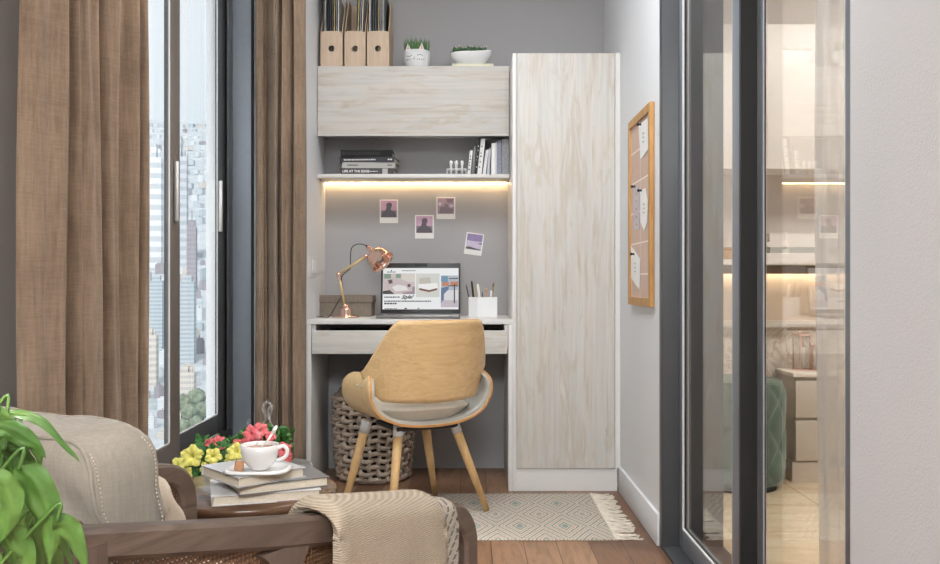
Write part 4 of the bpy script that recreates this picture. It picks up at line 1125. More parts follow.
def cushion(name, mat, cen, hx, hy, hz, rot, lab, cat, puff=.25, pn=4.0, seam=True, wr=.004, parent=None, stitch=None):
    """boxy pillow: superellipsoid. hx width, hy thickness, hz height"""
    t_ = thing(name, lab, cat, cen + rot @ Vector((0, 0, -hz)), 0) if parent is None else parent
    mb = MB(); n = 26
    def f(p):
        x, y, z = p; q = (abs(x) ** pn + abs(y) ** pn + abs(z) ** pn) ** (1 / pn); x, y, z = x / q, y / q, z / q
        edge = max(abs(x), abs(z)); th_ = 1 - puff * (edge ** 3) ; c = Vector((x * hx, y * hy * th_, z * hz))
        pin = 1 - .06 * (1 - abs(x)) * abs(z) ** 3; c.z *= 1; c.z -= math.copysign(.012 * (1 - x * x) * abs(z) ** 2, z)
        c += Vector((0, 1, 0)) * wr * mnoise.noise(Vector((x * 2.5, y * 2, z * 2.5)) * 1.6 + Vector((hx * 50, 0, 0)))
        return cen + rot @ c
    t2 = bmesh.new(); bmesh.ops.create_cube(t2, size=2); bmesh.ops.subdivide_edges(t2, edges=t2.edges[:], cuts=n, use_grid_fill=True)
    for v in t2.verts: v.co = f(v.co)
    mb.merge(t2, True); mb.build('cover', mat, t_)
    if seam:
        for sy_ in (-1, 1):
            pts = []
            for i in range(96):
                a = 2 * math.pi * i / 96; c_, s_ = math.cos(a), math.sin(a); k_ = max(abs(c_), abs(s_)); pts.append(f((c_ / k_, sy_ * .80, s_ / k_)))
            m_ = MB(); m_.tube(pts, .0028, 7, closed=True); m_.build('piping', mat, t_)
    if stitch:
        for sx2 in (-.72, .72):
            m_ = MB()
            for i in range(60):
                z1, z2 = -.93 + i * .031, -.93 + i * .031 + .017
                m_.tube([f((1.0, sx2, z1)) + rot @ Vector((.0008, 0, 0)), f((1.0, sx2, z2)) + rot @ Vector((.0008, 0, 0))], .0008, 5)
            m_.build('stitching', M['cream_fab'], t_)
        m_ = MB(); m_.tube([f((1.0, y, .12 + .10 * y)) + rot @ Vector((.0004, 0, 0)) for y in [-.72 + i * .09 for i in range(17)]], .0012, 6); m_.build('cross_seam', M['ink'], t_)
    return t_
ROT = Matrix.Rotation(R(-30), 3, 'Z')
def loc(x, y, z): return O + r__ * x + f_ * y + Vector((0, 0, z))
cushion('seat_cushion', M['cream_fab'], loc(0, .365, .390), .262, .30, .042, ROT, 'flat cream seat cushion inside the cane armchair', 'cushion', .05, 6, True, .002)
# back cushion, leaning
RB = ROT @ Matrix.Rotation(R(-6), 3, 'X').inverted()
cushion('back_cushion', M['taupe_fab'], loc(-.045, .160, .602), .222, .060, .160, ROT @ Matrix.Rotation(R(7), 3, 'X'), 'large taupe box cushion with stitched edge leaning in the armchair', 'cushion', .18, 7, True, .010, stitch=True)
cushion('pillow', M['cream_fab'], loc(-.09, .315, .548), .17, .045, .128, ROT @ Matrix.Rotation(R(22), 3, 'X'), 'cream pillow leaning against the taupe back cushion', 'cushion', .3, 5, False, .006)

# throw over the right arm
def throw_fn(y0, y1, drop_o, drop_i, puff, seed, wav=.006):
    def fn(u, v):
        y = y0 + (y1 - y0) * u
        zt_ = (ztop(y) if y < LF - .078 else ztop(LF - .078) - .078 * (1 - math.sqrt(max(0, 1 - ((y - (LF - .078)) / .08) ** 2))))
        # profile across the rail (v: outer hem -> top -> inner hem)
        r0 = .018 + puff
        if v < .42: g = v / .42; x = AX + r0; z = (zt_ - .010) - drop_o * (1 - g)
        elif v < .62:
            a = math.pi * (v - .42) / .20; x = AX + r0 * math.cos(a); z = zt_ - .010 + (r0 * .0 + .012 + puff * .9) * math.sin(a)
        else: g = (v - .62) / .38; x = AX - r0; z = (zt_ - .010) - drop_i * g
        k = mnoise.noise(Vector((u * 3 + seed, z * 5, seed)))
        hang = min(1, abs(zt_ - z) / .15); x += (1 if v < .5 else -1) * abs(wav * (k + .5)) * (hang + .2) ; y += .008 * k * hang
        e = min(u, 1 - u) * 2; z -= 0
        z -= .012 * max(0, 1 - e * 8) ** 2 * (1 if .4 < v < .64 else 0)
        return Vector((x, y, z))
    return fn
t = thing('throw_blanket', 'oatmeal knitted throw folded over the armchair arm', 'blanket', loc(AX, .48, .3))
mb = MB(); mb.shell(throw_fn(.478, .618, .36, .14, .006, 4), 26, 60, .007); mb.build('lower_layer', M['throw2'], t, True) if False else None
mb.bm.transform(MW['armchair']); lo_ = mb.build('lower_layer', M['throw2'], t)
mb = MB(); mb.shell(throw_fn(.318, .560, .37, .15, .018, 1, .010), 36, 60, .011); mb.bm.transform(MW['armchair']); mb.build('upper_layer', M['throw'], t)

# ------------------------------------------------------------------ side table, books, cup
TZ = .45; tc_ = Vector((-.500, 2.020, 0))
t = thing('side_table', 'round dark walnut side table in front of the armchair', 'table', tc_)
mb = MB(); mb.lathe([(.001, TZ - .024), (.175, TZ - .024), (.192, TZ - .018), (.198, TZ - .009), (.196, TZ - .002), (.193, TZ), (.001, TZ)], tc_, 64); mb.build('top', M['table_wood'], t)
for k in range(3):
    a = 2 * math.pi * k / 3 + .5; c_ = Vector((math.cos(a), math.sin(a), 0))
    mb = MB(); mb.tube([tc_ + c_ * .17 + Vector((0, 0, .0)), tc_ + c_ * .12 + Vector((0, 0, TZ - .024))], [.010, .015], 14); mb.build('leg', M['walnut_z'], t)
mb = MB(); mb.lathe([(.10, TZ - .045), (.135, TZ - .045), (.135, TZ - .0245), (.10, TZ - .0245), (.10, TZ - .045)], tc_, 40, caps=False); mb.build('apron', M['walnut_z'], t)

def tbook(px, py, z, ang, w, dp, h, name_lab, cov_m, k):
    Y = (H - z) * F / (py - CY); p0 = Vector((xx(px, Y), Y, z)); a = R(ang)
    c = p0 + Vector((math.cos(a), math.sin(a), 0)) * w / 2 + Vector((-math.sin(a), math.cos(a), 0)) * dp / 2
    return book(c.x - w / 2, c.x + w / 2, z, z + h, c.y - dp / 2, c.y + dp / 2, 'book', name_lab, 'book', cov_m, M['paper'], a, 'hardback books stacked on the side table', spine='back')
tb1 = tbook(211.6, 506.8, TZ + .0003, 17, .226, .165, .0215, 'white covered book lowest in the stack on the side table', cov('white', rgb(224, 222, 220), .35), 0)
tb2 = tbook(238.8, 496.3, TZ + .0223, 28, .196, .152, .0210, 'grey covered book in the middle of the side table stack', cov('steel', rgb(112, 110, 110), .3), 1)
tb3 = tbook(237.9, 488.3, TZ + .0437, 42, .160, .168, .0215, 'pale glossy book on top of the stack, under the saucer', cov('glossy', rgb(196, 196, 196), .22), 2)
mb = MB(); mb.box(.02, .10, -.0826, -.0823, .0005, .0018); mb.build('red_band', plain('maroon_print', rgb(120, 40, 60), .5), tb1, False)
SZ = TZ + .0654
cc = Vector((-.446, 1.895, SZ))
# saucer: soft square plate
t = tag(None or MB().grid(lambda u, v: (lambda a, r_: Vector((cc.x + r_ * math.copysign(abs(math.cos(a)) ** .62, math.cos(a)) * .070 - .004, cc.y + .004 + r_ * math.copysign(abs(math.sin(a)) ** .62, math.sin(a)) * .058, SZ + (.0015 + .011 * max(0, r_ - .55) ** 1.3 * 2.2) if v < .5 else SZ + .004 * max(0, r_ - .5)))) (2 * math.pi * u, v * 2 if v < .5 else 2 - v * 2), 64, 24, closed_u=True).build('saucer', M['ceramic']), 'soft square white saucer on the topmost book', 'saucer')
t = thing('coffee_cup', 'round white coffee cup standing on the white saucer', 'cup', cc + Vector((0, 0, .004)))
cz = SZ + .004
mb = MB(); mb.lathe([(.001, 0), (.018, 0), (.020, .003), (.028, .010), (.036, .022), (.0395, .036), (.0405, .052), (.0393, .0525), (.038, .050), (.037, .036), (.033, .022), (.024, .010), (.001, .007)], (cc.x, cc.y, cz), 48); mb.build('body', M['ceramic'], t)
mb = MB(); mb.tube(catmull([(cc.x + .037, cc.y, cz + .044), (cc.x + .050, cc.y - .001, cz + .049), (cc.x + .0585, cc.y - .001, cz + .040), (cc.x + .054, cc.y - .001, cz + .026), (cc.x + .036, cc.y, cz + .018)], 8), .0042, 10); mb.build('handle', M['ceramic'], t)
o = MB().lathe([(.001, 0), (.0372, 0), (.0372, .001), (.001, .001)], (cc.x, cc.y, cz + .043), 40).build('coffee', M['coffee']); tag(o, 'milky coffee filling the white cup', 'coffee')
o = MB(); o.tube([(cc.x + .002, cc.y - .006, cz + .044), (cc.x + .018, cc.y - .002, cz + .062), (cc.x + .030, cc.y, cz + .080)], [.0018, .0024, .003], 10); o.lathe([(.0005, -.012), (.0035, -.008), (.0045, 0), (.0035, .008), (.0005, .011)], (cc.x + .031, cc.y, cz + .083), 12, axis=(.5, .1, .8)); tag(o.build('teaspoon', M['ceramic']), 'white teaspoon standing in the coffee cup', 'spoon')
o = MB(); 
for k, (dx, rz_) in enumerate(((0, .3),)):
    o.box(-.0095, .0095, -.006, .006, -.010, .012, .003, mat=Matrix.Translation(P(239, 466.5, 1.875)) @ Matrix.Rotation(.3, 4, 'Z') @ Matrix.Rotation(R(-12), 4, 'X') @ Matrix.Rotation(R(9), 4, 'Y'))
tag(o.build('biscuit', M['biscuit']), 'small caramel biscuit on the left edge of the saucer', 'biscuit')
def steam_mat():
    m = NT('steam'); m.t.nodes.remove(m.b); tr = m.n('ShaderNodeBsdfTransparent'); df = m.n('ShaderNodeBsdfTranslucent'); d2 = m.n('ShaderNodeBsdfDiffuse'); mx = m.n('ShaderNodeMixShader'); ad = m.n('ShaderNodeMixShader')
    ad.inputs[0].default_value = .5; m.l(df.outputs[0], ad.inputs[1]); m.l(d2.outputs[0], ad.inputs[2])
    n = m.noise(m.coord(), 70, 4); lw = m.n('ShaderNodeLayerWeight'); lw.inputs[0].default_value = .5
    f = m.math('MULTIPLY', m.math('SUBTRACT', 1.0, lw.outputs['Facing']), m.math('MULTIPLY', n, .42)); m.l(f, mx.inputs[0]); m.l(tr.outputs[0], mx.inputs[1]); m.l(ad.outputs[0], mx.inputs[2]); m.l(mx.outputs[0], m.out.inputs['Surface']); return m.m
SM = steam_mat(); mb = MB()
for path, rr in (([(258, 458), (256, 448), (259, 438), (257, 430)], [.003, .005, .005, .002]), ([(262, 436), (261, 427), (266, 418), (263, 408), (267, 402), (272, 408), (268, 420)], [.0015, .004, .006, .006, .005, .004, .001]), ([(276, 448), (275, 432), (270, 420), (268, 410), (273, 405)], [.0015, .003, .004, .004, .001]), ([(249, 432), (247, 424), (250, 418)], [.001, .002, .001])):
    pts = [P(a, b, 1.90 + .01 * math.sin(i * 1.7)) for i, (a, b) in enumerate(path)]; cp = catmull(pts, 6)
    mb.tube(cp, [rr[min(int(i / 6), len(rr) - 1)] * .7 for i in range(len(cp))], 10)
o = mb.build('steam', SM); o['kind'] = 'stuff'; tag(o, 'wisps of steam rising above the coffee cup', 'steam')

# ------------------------------------------------------------------ flowers behind the table
def petunia(mb, c, nrm, r, rnd):
    nrm = Vector(nrm).normalized(); a = nrm.orthogonal().normalized(); b = nrm.cross(a); n = 50; rings = []
    prof = [(.06, -.75), (.10, -.45), (.18, -.2), (.42, -.02), (.75, .04), (1.0, -.06)]
    ph_ = rnd.uniform(0, 6)
    for rr, h_ in prof:
        ring = []
        for i in range(n):
            t_ = 2 * math.pi * i / n; lobe = 1 + (.13 * math.cos(5 * t_ + ph_) + .03 * math.cos(17 * t_)) * rr ** 2; wv = .10 * math.sin(10 * t_ + ph_) * rr ** 3 + .05 * math.sin(7 * t_) * rr ** 2
            ring.append(mb.bm.verts.new(c + (a * math.cos(t_) + b * math.sin(t_)) * r * rr * lobe + nrm * (h_ + wv) * r))
        rings.append(ring)
    for A, B in zip(rings, rings[1:]):
        for i in range(n):
            j = (i + 1) % n; f = mb.bm.faces.new([A[i], A[j], B[j], B[i]]); f.smooth = True
def flower_pot(label, cx, cy, pr, ph, flowers, mat, Yd, fol, seed):
    rnd = random.Random(seed)
    t = thing('petunia_plant', label, 'flower', (cx, cy, 0)); zt_ = ph
    mb = MB(); mb.lathe([(.001, 0), (pr * .8, 0), (pr * .84, .01), (pr, zt_ - .02), (pr * 1.05, zt_ - .02), (pr * 1.05, zt_), (pr * .95, zt_), (pr * .93, zt_ - .03), (.001, zt_ - .03)], (cx, cy, 0), 32); mb.build('pot', M['terracotta'], t)
    mb = MB()
    for (a, b, c_, d_, n_) in fol:
        for i in range(n_):
            px, py = rnd.uniform(a, c_), rnd.uniform(b, d_); Y = Yd + rnd.uniform(-.01, .16); p = P(px, py, Y)
            L_ = rnd.uniform(.016, .032); dv = Vector((rnd.uniform(-1, 1), rnd.uniform(-1, .4), rnd.uniform(-.5, 1))).normalized(); sd = dv.cross(Vector((rnd.uniform(-1, 1), -1, rnd.uniform(-.3, .6)))).normalized() * L_ * rnd.uniform(.22, .34); up_ = dv.cross(sd).normalized() * L_ * .1
            mb.add([p, p + dv * L_ * .35 + sd + up_, p + dv * L_ * .75 + sd * .7 + up_, p + dv * L_, p + dv * L_ * .75 - sd * .7 + up_, p + dv * L_ * .35 - sd + up_, p + dv * L_ * .5], [(0, 6, 1), (1, 6, 2), (2, 6, 3), (3, 6, 4), (4, 6, 5), (5, 6, 0)])
    for (px, py, r_, nx, nz) in flowers:
        p = P(px, py, Yd); mb.tube(catmull([(cx + rnd.uniform(-.04, .04), cy, zt_ - .04), ((p.x + cx) / 2, (p.y + cy) / 2 + .02, (p.z + zt_) / 2), (p.x, p.y + .015, p.z - .006)], 5), .0016, 5)
    for i in range(26):
        (a, b, c_, d_, n_) = rnd.choice(fol); p = P(rnd.uniform(a, c_), rnd.uniform(b, d_), Yd + .05)
        mb.tube([(cx + rnd.uniform(-.05, .05), cy + rnd.uniform(-.04, .04), zt_ - .04), ((p.x + cx) / 2, cy, (p.z + zt_) / 2), p], .0015, 5)
    o = mb.build('foliage', M['leafdark'], t)
    for (px, py, r_, nx, nz) in flowers:
        m_ = MB(); petunia(m_, P(px, py, Yd - .02), (nx, -1, nz), r_ * Yd / F, rnd); m_.build('blossom', mat, t)
flower_pot('yellow petunia in a stone pot between the window and the side table', -.70, 2.46, .10, .36,
    [(192, 456, 10.5, .1, .25), (177, 465, 8, -.4, .5), (213.5, 456, 8, .5, .4), (206, 468, 6, 0, .1), (186, 473, 6.5, -.2, .2), (236, 451, 8.5, .0, .5), (230, 460, 6.5, -.3, .2), (215, 470, 5, .3, .2), (242, 462, 6, .4, .1)], M['yellow'], 2.40,
    [(182, 458, 246, 492, 420), (196, 446, 240, 466, 120), (172, 468, 200, 490, 60)], 4)
flower_pot('coral pink petunia in a stone pot behind the side table, below the curtain', -.575, 2.72, .09, .36,
    [(218, 443.5, 8, -.3, .4), (209, 445, 6.5, -.5, .3), (251, 433, 8, -.2, .4), (260.5, 430, 7.5, .3, .5), (247, 444, 6.5, -.2, .0), (257, 441, 6, .2, -.1), (284, 450, 7.5, .4, .2), (286, 458, 6.5, .5, -.2), (237, 444, 5, 0, .3), (271, 436, 5, .2, .4)], M['coral'], 2.62,
    [(240, 432, 290, 470, 420), (262, 428, 278, 446, 110), (196, 440, 250, 462, 170), (276, 446, 290, 462, 40)], 8)

# ------------------------------------------------------------------ big leafy plant near the camera
def big_leaf(mb, ctrl, Y, width, roll, rnd, dY=0.):
    pts = catmull([P(a, b, Y + dY * i / (len(ctrl) - 1)) for i, (a, b) in enumerate(ctrl)], 8); n = len(pts); w0 = width * .86 * Y / F
    rows = []
    for i, p in enumerate(pts):
        t_ = i / (n - 1); tan = (pts[min(i + 1, n - 1)] - pts[max(i - 1, 0)]).normalized()
        view = Vector((math.sin(roll), -math.cos(roll), .25)).normalized(); sd = tan.cross(view).normalized(); nr = sd.cross(tan).normalized()
        w_ = w0 / 2 * (math.sin(math.pi * t_ ** .72) ** .95) * (1 if t_ < .9 else 1) if 0 < t_ < 1 else .0003
        row = []
        for k in range(-4, 5):
            s = k / 4; wave = .07 * w0 * math.sin(t_ * 19 + s * 2 + rnd) * abs(s)
            row.append(mb.bm.verts.new(p + sd * w_ * s + nr * (-abs(s) * w_ * .38 + wave + .12 * w_ * math.cos(s * 6 + t_ * 4))))
        rows.append(row)
    for A, B in zip(rows, rows[1:]):
        for k in range(8): f = mb.bm.faces.new([A[k], A[k + 1], B[k + 1], B[k]]); f.smooth = True
leaves = [([(2, 413), (22, 414), (43, 422), (66, 446), (81, 463)], .66, 12, .9), ([(-8, 424), (8, 428), (24, 438), (36, 447), (46, 458)], .62, 24, .2),
          ([(16, 466), (30, 478), (42, 503), (50, 535), (49, 566)], .60, 38, .15), ([(54, 519), (66, 527), (77, 545), (88, 575)], .61, 26, .2),
          ([(-10, 474), (2, 484), (7, 505), (4, 526), (-3, 545)], .58, 34, 0), ([(2, 448), (16, 452), (27, 464), (34, 486)], .64, 24, -.4),
          ([(24, 480), (26, 502), (22, 526), (15, 556)], .65, 15, .7), ([(28, 522), (34, 540), (37, 556), (40, 584)], .63, 27, .0),
          ([(-2, 466), (8, 478), (16, 490), (30, 496)], .66, 15, -.5), ([(48, 522), (58, 532), (66, 548), (75, 572)], .65, 14, .8),
          ([(-4, 500), (4, 520), (14, 545), (20, 580)], .66, 30, .3), ([(-12, 520), (-2, 534), (8, 552), (10, 580)], .62, 30, -.2), ([(10, 524), (18, 540), (27, 560), (30, 590)], .60, 26, .2),
          ([(46, 540), (50, 552), (56, 566), (58, 590)], .66, 22, .1), ([(-14, 436), (-2, 446), (8, 462), (10, 480)], .65, 26, .4), ([(30, 500), (42, 512), (52, 524), (60, 544)], .67, 14, .6), ([(-20, 410), (-8, 412), (4, 418), (14, 428)], .64, 20, .2),
          ([(-30, 470), (-55, 480), (-75, 510), (-88, 550)], .60, 34, 0), ([(-34, 440), (-60, 430), (-90, 440), (-120, 470)], .62, 30, .2), ([(-40, 500), (-60, 520), (-70, 560), (-72, 600)], .58, 34, 0), ([(-20, 540), (-16, 560), (-8, 590), (0, 620)], .6, 34, 0),
          ([(-6, 440), (6, 452), (12, 470), (10, 494)], .72, 26, .5), ([(4, 486), (16, 500), (24, 520), (26, 548)], .73, 24, -.3), ([(24, 510), (38, 530), (48, 552), (52, 580)], .72, 22, .2), ([(-4, 510), (8, 530), (20, 556), (22, 584)], .74, 28, .6), ([(14, 430), (30, 440), (38, 456), (40, 470)], .72, 14, .2)]
pc = Vector((-.475, .60, 0))
t = thing('potted_plant', 'bright green leafy houseplant in the near left corner', 'plant', pc)
mb = MB(); mb.lathe([(.001, 0), (.085, 0), (.09, .01), (.115, .25), (.12, .26), (.12, .28), (.108, .28), (.105, .25), (.001, .25)], pc, 36); mb.build('pot', M['matt_ceramic'], t)
lathe_thing('soil', M['soil'], [(.001, 0), (.104, 0), (.104, .004), (.001, .004)], pc + Vector((0, 0, .252)), parent=t)
ms = MB()
for k, (c_, Y, w_, ro) in enumerate(leaves):
    mb = MB(); big_leaf(mb, c_, Y, w_, ro, k * 1.3, .02); mb.build('leaf', M['leaf'], t)
    s0 = P(c_[0][0], c_[0][1], Y); b0 = pc + Vector((.02 * math.cos(k * 2.4), .02 * math.sin(k * 2.4), .25)); m1 = b0.lerp(s0, .6) + Vector((-.03, 0, .09))
    ms.tube(catmull([b0, b0.lerp(m1, .6) + Vector((0, 0, .05)), m1, s0 + Vector((-.004, 0, .004)), s0 + (P(c_[1][0], c_[1][1], Y) - s0) * .25], 6), .0013, 7)
ms.build('stems', M['leaf'], t)

# ------------------------------------------------------------------ far room
t = thing('drawer_unit', 'low greige two drawer chest in the tiled room', 'cabinet', (1.9, 4.2, 0))
xl = 1.481
bx('body', M['lacquer'], t, xl, 2.3, 4.085, 4.30, .09, .482); bx('plinth', M['lacquer'], t, xl - .01, 2.3, 4.075, 4.29, 0, .094)
bx('top', M['ivory'], t, xl - .012, 2.31, 4.062, 4.30, .483, .502, bev=.002)
for z0_, z1_ in ((.298, .466), (.100, .284)): bx('drawer', M['lacquer'], t, xl + .002, 2.298, 4.068, 4.084, z0_, z1_, bev=.002)
def lantern(px0, px1, ybot, ytop, Y, lab, ang):
    x0_, x1_ = xx(px0, Y), xx(px1, Y); zb_, zt_ = .5022, zz(ytop, Y); w_ = (x1_ - x0_) / 2 / 1.3; c = Vector(((x0_ + x1_) / 2, Y, 0))
    t = thing('lantern', lab, 'lantern', c + Vector((0, 0, zb_)), ang); h_ = zt_ - zb_; e = .0035
    mb = MB()
    for a in (-1, 1):
        for b in (-1, 1): mb.box(a * w_ - e, a * w_ + e, b * w_ - e, b * w_ + e, 0, h_)
    for z in (e, h_ - e):
        for a in (-1, 1): mb.box(-w_, w_, a * w_ - e, a * w_ + e, z - e, z + e); mb.box(a * w_ - e, a * w_ + e, -w_, w_, z - e, z + e)
    mb.build('frame', M['copper'], t, False)
    mb = MB()
    for a in (-1, 1): mb.box(-w_ + e, w_ - e, a * w_ - .001, a * w_ + .001, e, h_ - e); mb.box(a * w_ - .001, a * w_ + .001, -w_ + e, w_ - e, e, h_ - e)
    mb.build('glass', M['clear'], t, False)
    mb = MB(); mb.lathe([(.001, .001), (w_ * .55, .001), (w_ * .55, h_ * .6), (w_ * .45, h_ * .63), (.001, h_ * .61)], (0, 0, 0), 20); mb.tube([(0, 0, h_ * .6), (.001, 0, h_ * .68)], .001, 5); cd = mb.build('candle', M['ivory'], t, False)
    mb = MB(); mb.tube([(-w_ * .5, 0, h_), (-w_ * .3, 0, h_ + .012), (w_ * .3, 0, h_ + .012), (w_ * .5, 0, h_)], .002, 6); mb.build('handle', M['copper'], t, False)
lantern(794, 809, 366, 334, 4.20, 'taller rose gold glass lantern on the greige chest', .25)
lantern(813, 823, 366, 345, 4.16, 'shorter rose gold glass lantern right of the taller one', .5)
t = thing('far_room_shelf', 'long white wall shelf with light strip in the tiled room', 'shelf', (2.2, 4.2, 1.0))
bx('board', M['ivory'], t, .866, 3.4, 4.05, 4.329, .995, 1.019, bev=.001); bx('light_channel', M['brown_trim'], t, .866, 3.4, 4.24, 4.27, .955, .9945); bx('led_strip', M['led2'], t, .87, 3.4, 4.285, 4.30, .972, .978)
t = thing('far_room_cabinet', 'wide ivory wall cabinet with flat doors in the tiled room', 'cabinet', (2.2, 4.2, 1.43))
bx('body', M['ivory'], t, .866, 3.4, 4.075, 4.3295, 1.435, 2.09)
for k in range(3): bx('door', M['ivory'], t, .868 + k * .846, .868 + (k + 1) * .846 - .004, 4.052, 4.072, 1.43, 2.085, bev=.001)
zb = 1.0192
for k, (a, b, h_, m_, lab) in enumerate([(764, 838, .030, M['ivory'], 'lowest cream box file on the far room shelf'), (769, 842, .026, M['felt'], 'grey box file second from the bottom on the far room shelf'), (766, 840, .024, M['ivory'], 'cream box file third from the bottom on the far room shelf'), (769, 836, .038, M['ivory'], 'thick cream box file topmost on the far room shelf')]):
    book(xx(a, 4.1), xx(b, 4.1), zb, zb + h_, 4.09, 4.28, 'box_file', lab, 'box file', m_, M['ivory'], 0, 'box files stacked on the far room shelf'); zb += h_ + .0004
t = thing('wooden_box', 'small brown wooden box on the far room shelf, seen through the glass', 'box', (1.21, 4.18, 1.0192))
bx('body', M['frame_oak'], t, 1.13, 1.25, 4.12, 4.24, 1.0194, 1.062, bev=.003); bx('lid', M['frame_oak'], t, 1.128, 1.252, 4.118, 4.242, 1.063, 1.076, bev=.003)
# pouf
def pouf_mat():
    m = NT('green_quilted_velvet'); v = m.coord(); n = m.noise(v, 18, 4)
    m.col(m.ramp(n, [(.3, rgb(58, 80, 68)), (.7, rgb(82, 106, 92))])); m.rough(.9); m.b.inputs['Sheen Weight'].default_value = .4; m.bump(m.noise(v, 200, 3), .3); return m.m
pcx, pcy, pr = 1.205, 4.02, .205
t = thing('pouf', 'round green quilted velvet pouf on the beige tiles', 'pouf', (pcx, pcy, 0))
def pouf(u, v):
    a = 2 * math.pi * u; z = .035 + .44 * min(1, v / .72)
    d1 = abs(math.sin(8 * a / 2 + z * 16)); d2 = abs(math.sin(8 * a / 2 - z * 16)); q = min(1, min(d1, d2) * 1.6) ** .6
    if v <= .72: e = min(1, (1 - v / .72) / .12, (v / .72) / .08) ** .5; rr = pr * (.90 + .02 * e) + .018 * q * e
    else: f = (v - .72) / .28; rr = pr * .90 * math.sqrt(max(0, 1 - f ** 2)) if f < 1 else 0.0; z = .475 + .018 * math.sin(f * math.pi / 2); rr = pr * .90 * (1 - f)
    return Vector((pcx + rr * math.cos(a), pcy + rr * math.sin(a), z))
mb = MB(); mb.grid(pouf, 128, 70, closed_u=True); mb.build('cover', pouf_mat(), t)
mb = MB(); mb.lathe([(.001, 0), (.165, 0), (.165, .036), (.001, .036)], (pcx, pcy, 0), 32); mb.build('base', M['ink'], t)
for z in (.034, .476): mb = MB(); mb.tube([(pcx + (pr * .905) * math.cos(2 * math.pi * i / 48), pcy + pr * .905 * math.sin(2 * math.pi * i / 48), z) for i in range(48)], .005, 8, closed=True); mb.build('piping', M['green_velvet'], t)
# white drape behind the sliding door
def sheer_mat():
    m = NT('sheer_white_voile'); tr = m.n('ShaderNodeBsdfTransparent'); tl = m.n('ShaderNodeBsdfTranslucent'); tl.inputs[0].default_value = rgb(225, 222, 220); mx = m.n('ShaderNodeMixShader'); m2 = m.n('ShaderNodeMixShader')
    m.col(rgb(225, 222, 220)); m.rough(.9); m.l(m.b.outputs[0], mx.inputs[1]); m.l(tl.outputs[0], mx.inputs[2]); mx.inputs[0].default_value = .45
    n = m.noise(m.coord(), 300, 2); m.l(m.math('ADD', m.math('MULTIPLY', n, .2), .35), m2.inputs[0]); m.l(tr.outputs[0], m2.inputs[1]); m.l(mx.outputs[0], m2.inputs[2]); m.l(m2.outputs[0], m.out.inputs['Surface']); return m.m
curtain('sheer_curtain', 'sheer white curtain gathered behind the right edge of the glass door', [(.905, 2.29), (.905, 2.2), (.905, 2.0), (.905, 1.62)], [0, .3, .62, 1], .01, 2.45, [.03, .03, .03], 12, sheer_mat())

# ------------------------------------------------------------------ the city outside
def y_of(dd):
    tb = [(250, 560), (350, 520), (500, 455), (700, 400), (1200, 300), (2500, 200), (4000, 152), (6500, 120), (7000, 119)]
    for (a, ya), (b, yb) in zip(tb, tb[1:]):
        if dd <= b: f = (math.log(dd) - math.log(a)) / (math.log(b) - math.log(a)); return ya + (yb - ya) * f
    return 119
def gz(dd): return H + (CY - y_of(dd)) * dd / F
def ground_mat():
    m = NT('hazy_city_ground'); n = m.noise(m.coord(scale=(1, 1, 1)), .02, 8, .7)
    m.col(m.ramp(n, [(.35, rgb(168, 178, 182)), (.5, rgb(196, 202, 207)), (.65, rgb(214, 218, 221))])); m.rough(.95); return m.m  # distance haze is mixed into these pale ground tones
mb = MB(); ds = [250 * (7000 / 250) ** (i / 60) for i in range(61)]
def terr(u, v):
    dd = 250 * (7000 / 250) ** v; x = (-1.2 + 1.3 * u) * dd; z = gz(dd) + (.006 * dd * mnoise.noise(Vector((u * 14, v * 9, 0))) if dd > 2500 else 0)
    return Vector((x, dd, z - 1))
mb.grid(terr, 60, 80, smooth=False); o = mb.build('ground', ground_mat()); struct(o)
def bld_mat(name, base, win, fx, fz, frac=.55):
    m = NT(name); tc = m.n('ShaderNodeTexCoord'); sx = m.n('ShaderNodeSeparateXYZ'); m.l(tc.outputs['Object'], sx.inputs[0])
    a = m.math('FRACT', m.math('MULTIPLY', m.math('ADD', sx.outputs[0], sx.outputs[1]), fx)); b = m.math('FRACT', m.math('MULTIPLY', sx.outputs[2], fz))
    k = m.math('MULTIPLY', m.math('LESS_THAN', a, frac), m.math('LESS_THAN', b, .5))
    geo = m.n('ShaderNodeNewGeometry'); sn = m.n('ShaderNodeSeparateXYZ'); m.l(geo.outputs['Normal'], sn.inputs[0]); k = m.math('MULTIPLY', k, m.math('LESS_THAN', sn.outputs[2], .5))
    m.col(m.mix(k, base, win)); m.rough(.8); return m.m
BM = [bld_mat('city_white_hazed', rgb(220, 222, 224), rgb(160, 170, 180), 14, 11), bld_mat('city_grey_hazed', rgb(198, 203, 208), rgb(148, 160, 172), 12, 13),  # walls paled and window contrast softened to carry distance haze
      bld_mat('city_cream_hazed', rgb(206, 199, 191), rgb(158, 160, 162), 10, 9), bld_mat('city_mauve_hazed', rgb(164, 158, 164), rgb(136, 136, 146), 15, 14), bld_mat('city_blue_glass_hazed', rgb(186, 194, 199), rgb(154, 168, 177), 12, 20, .8)]
protos = []
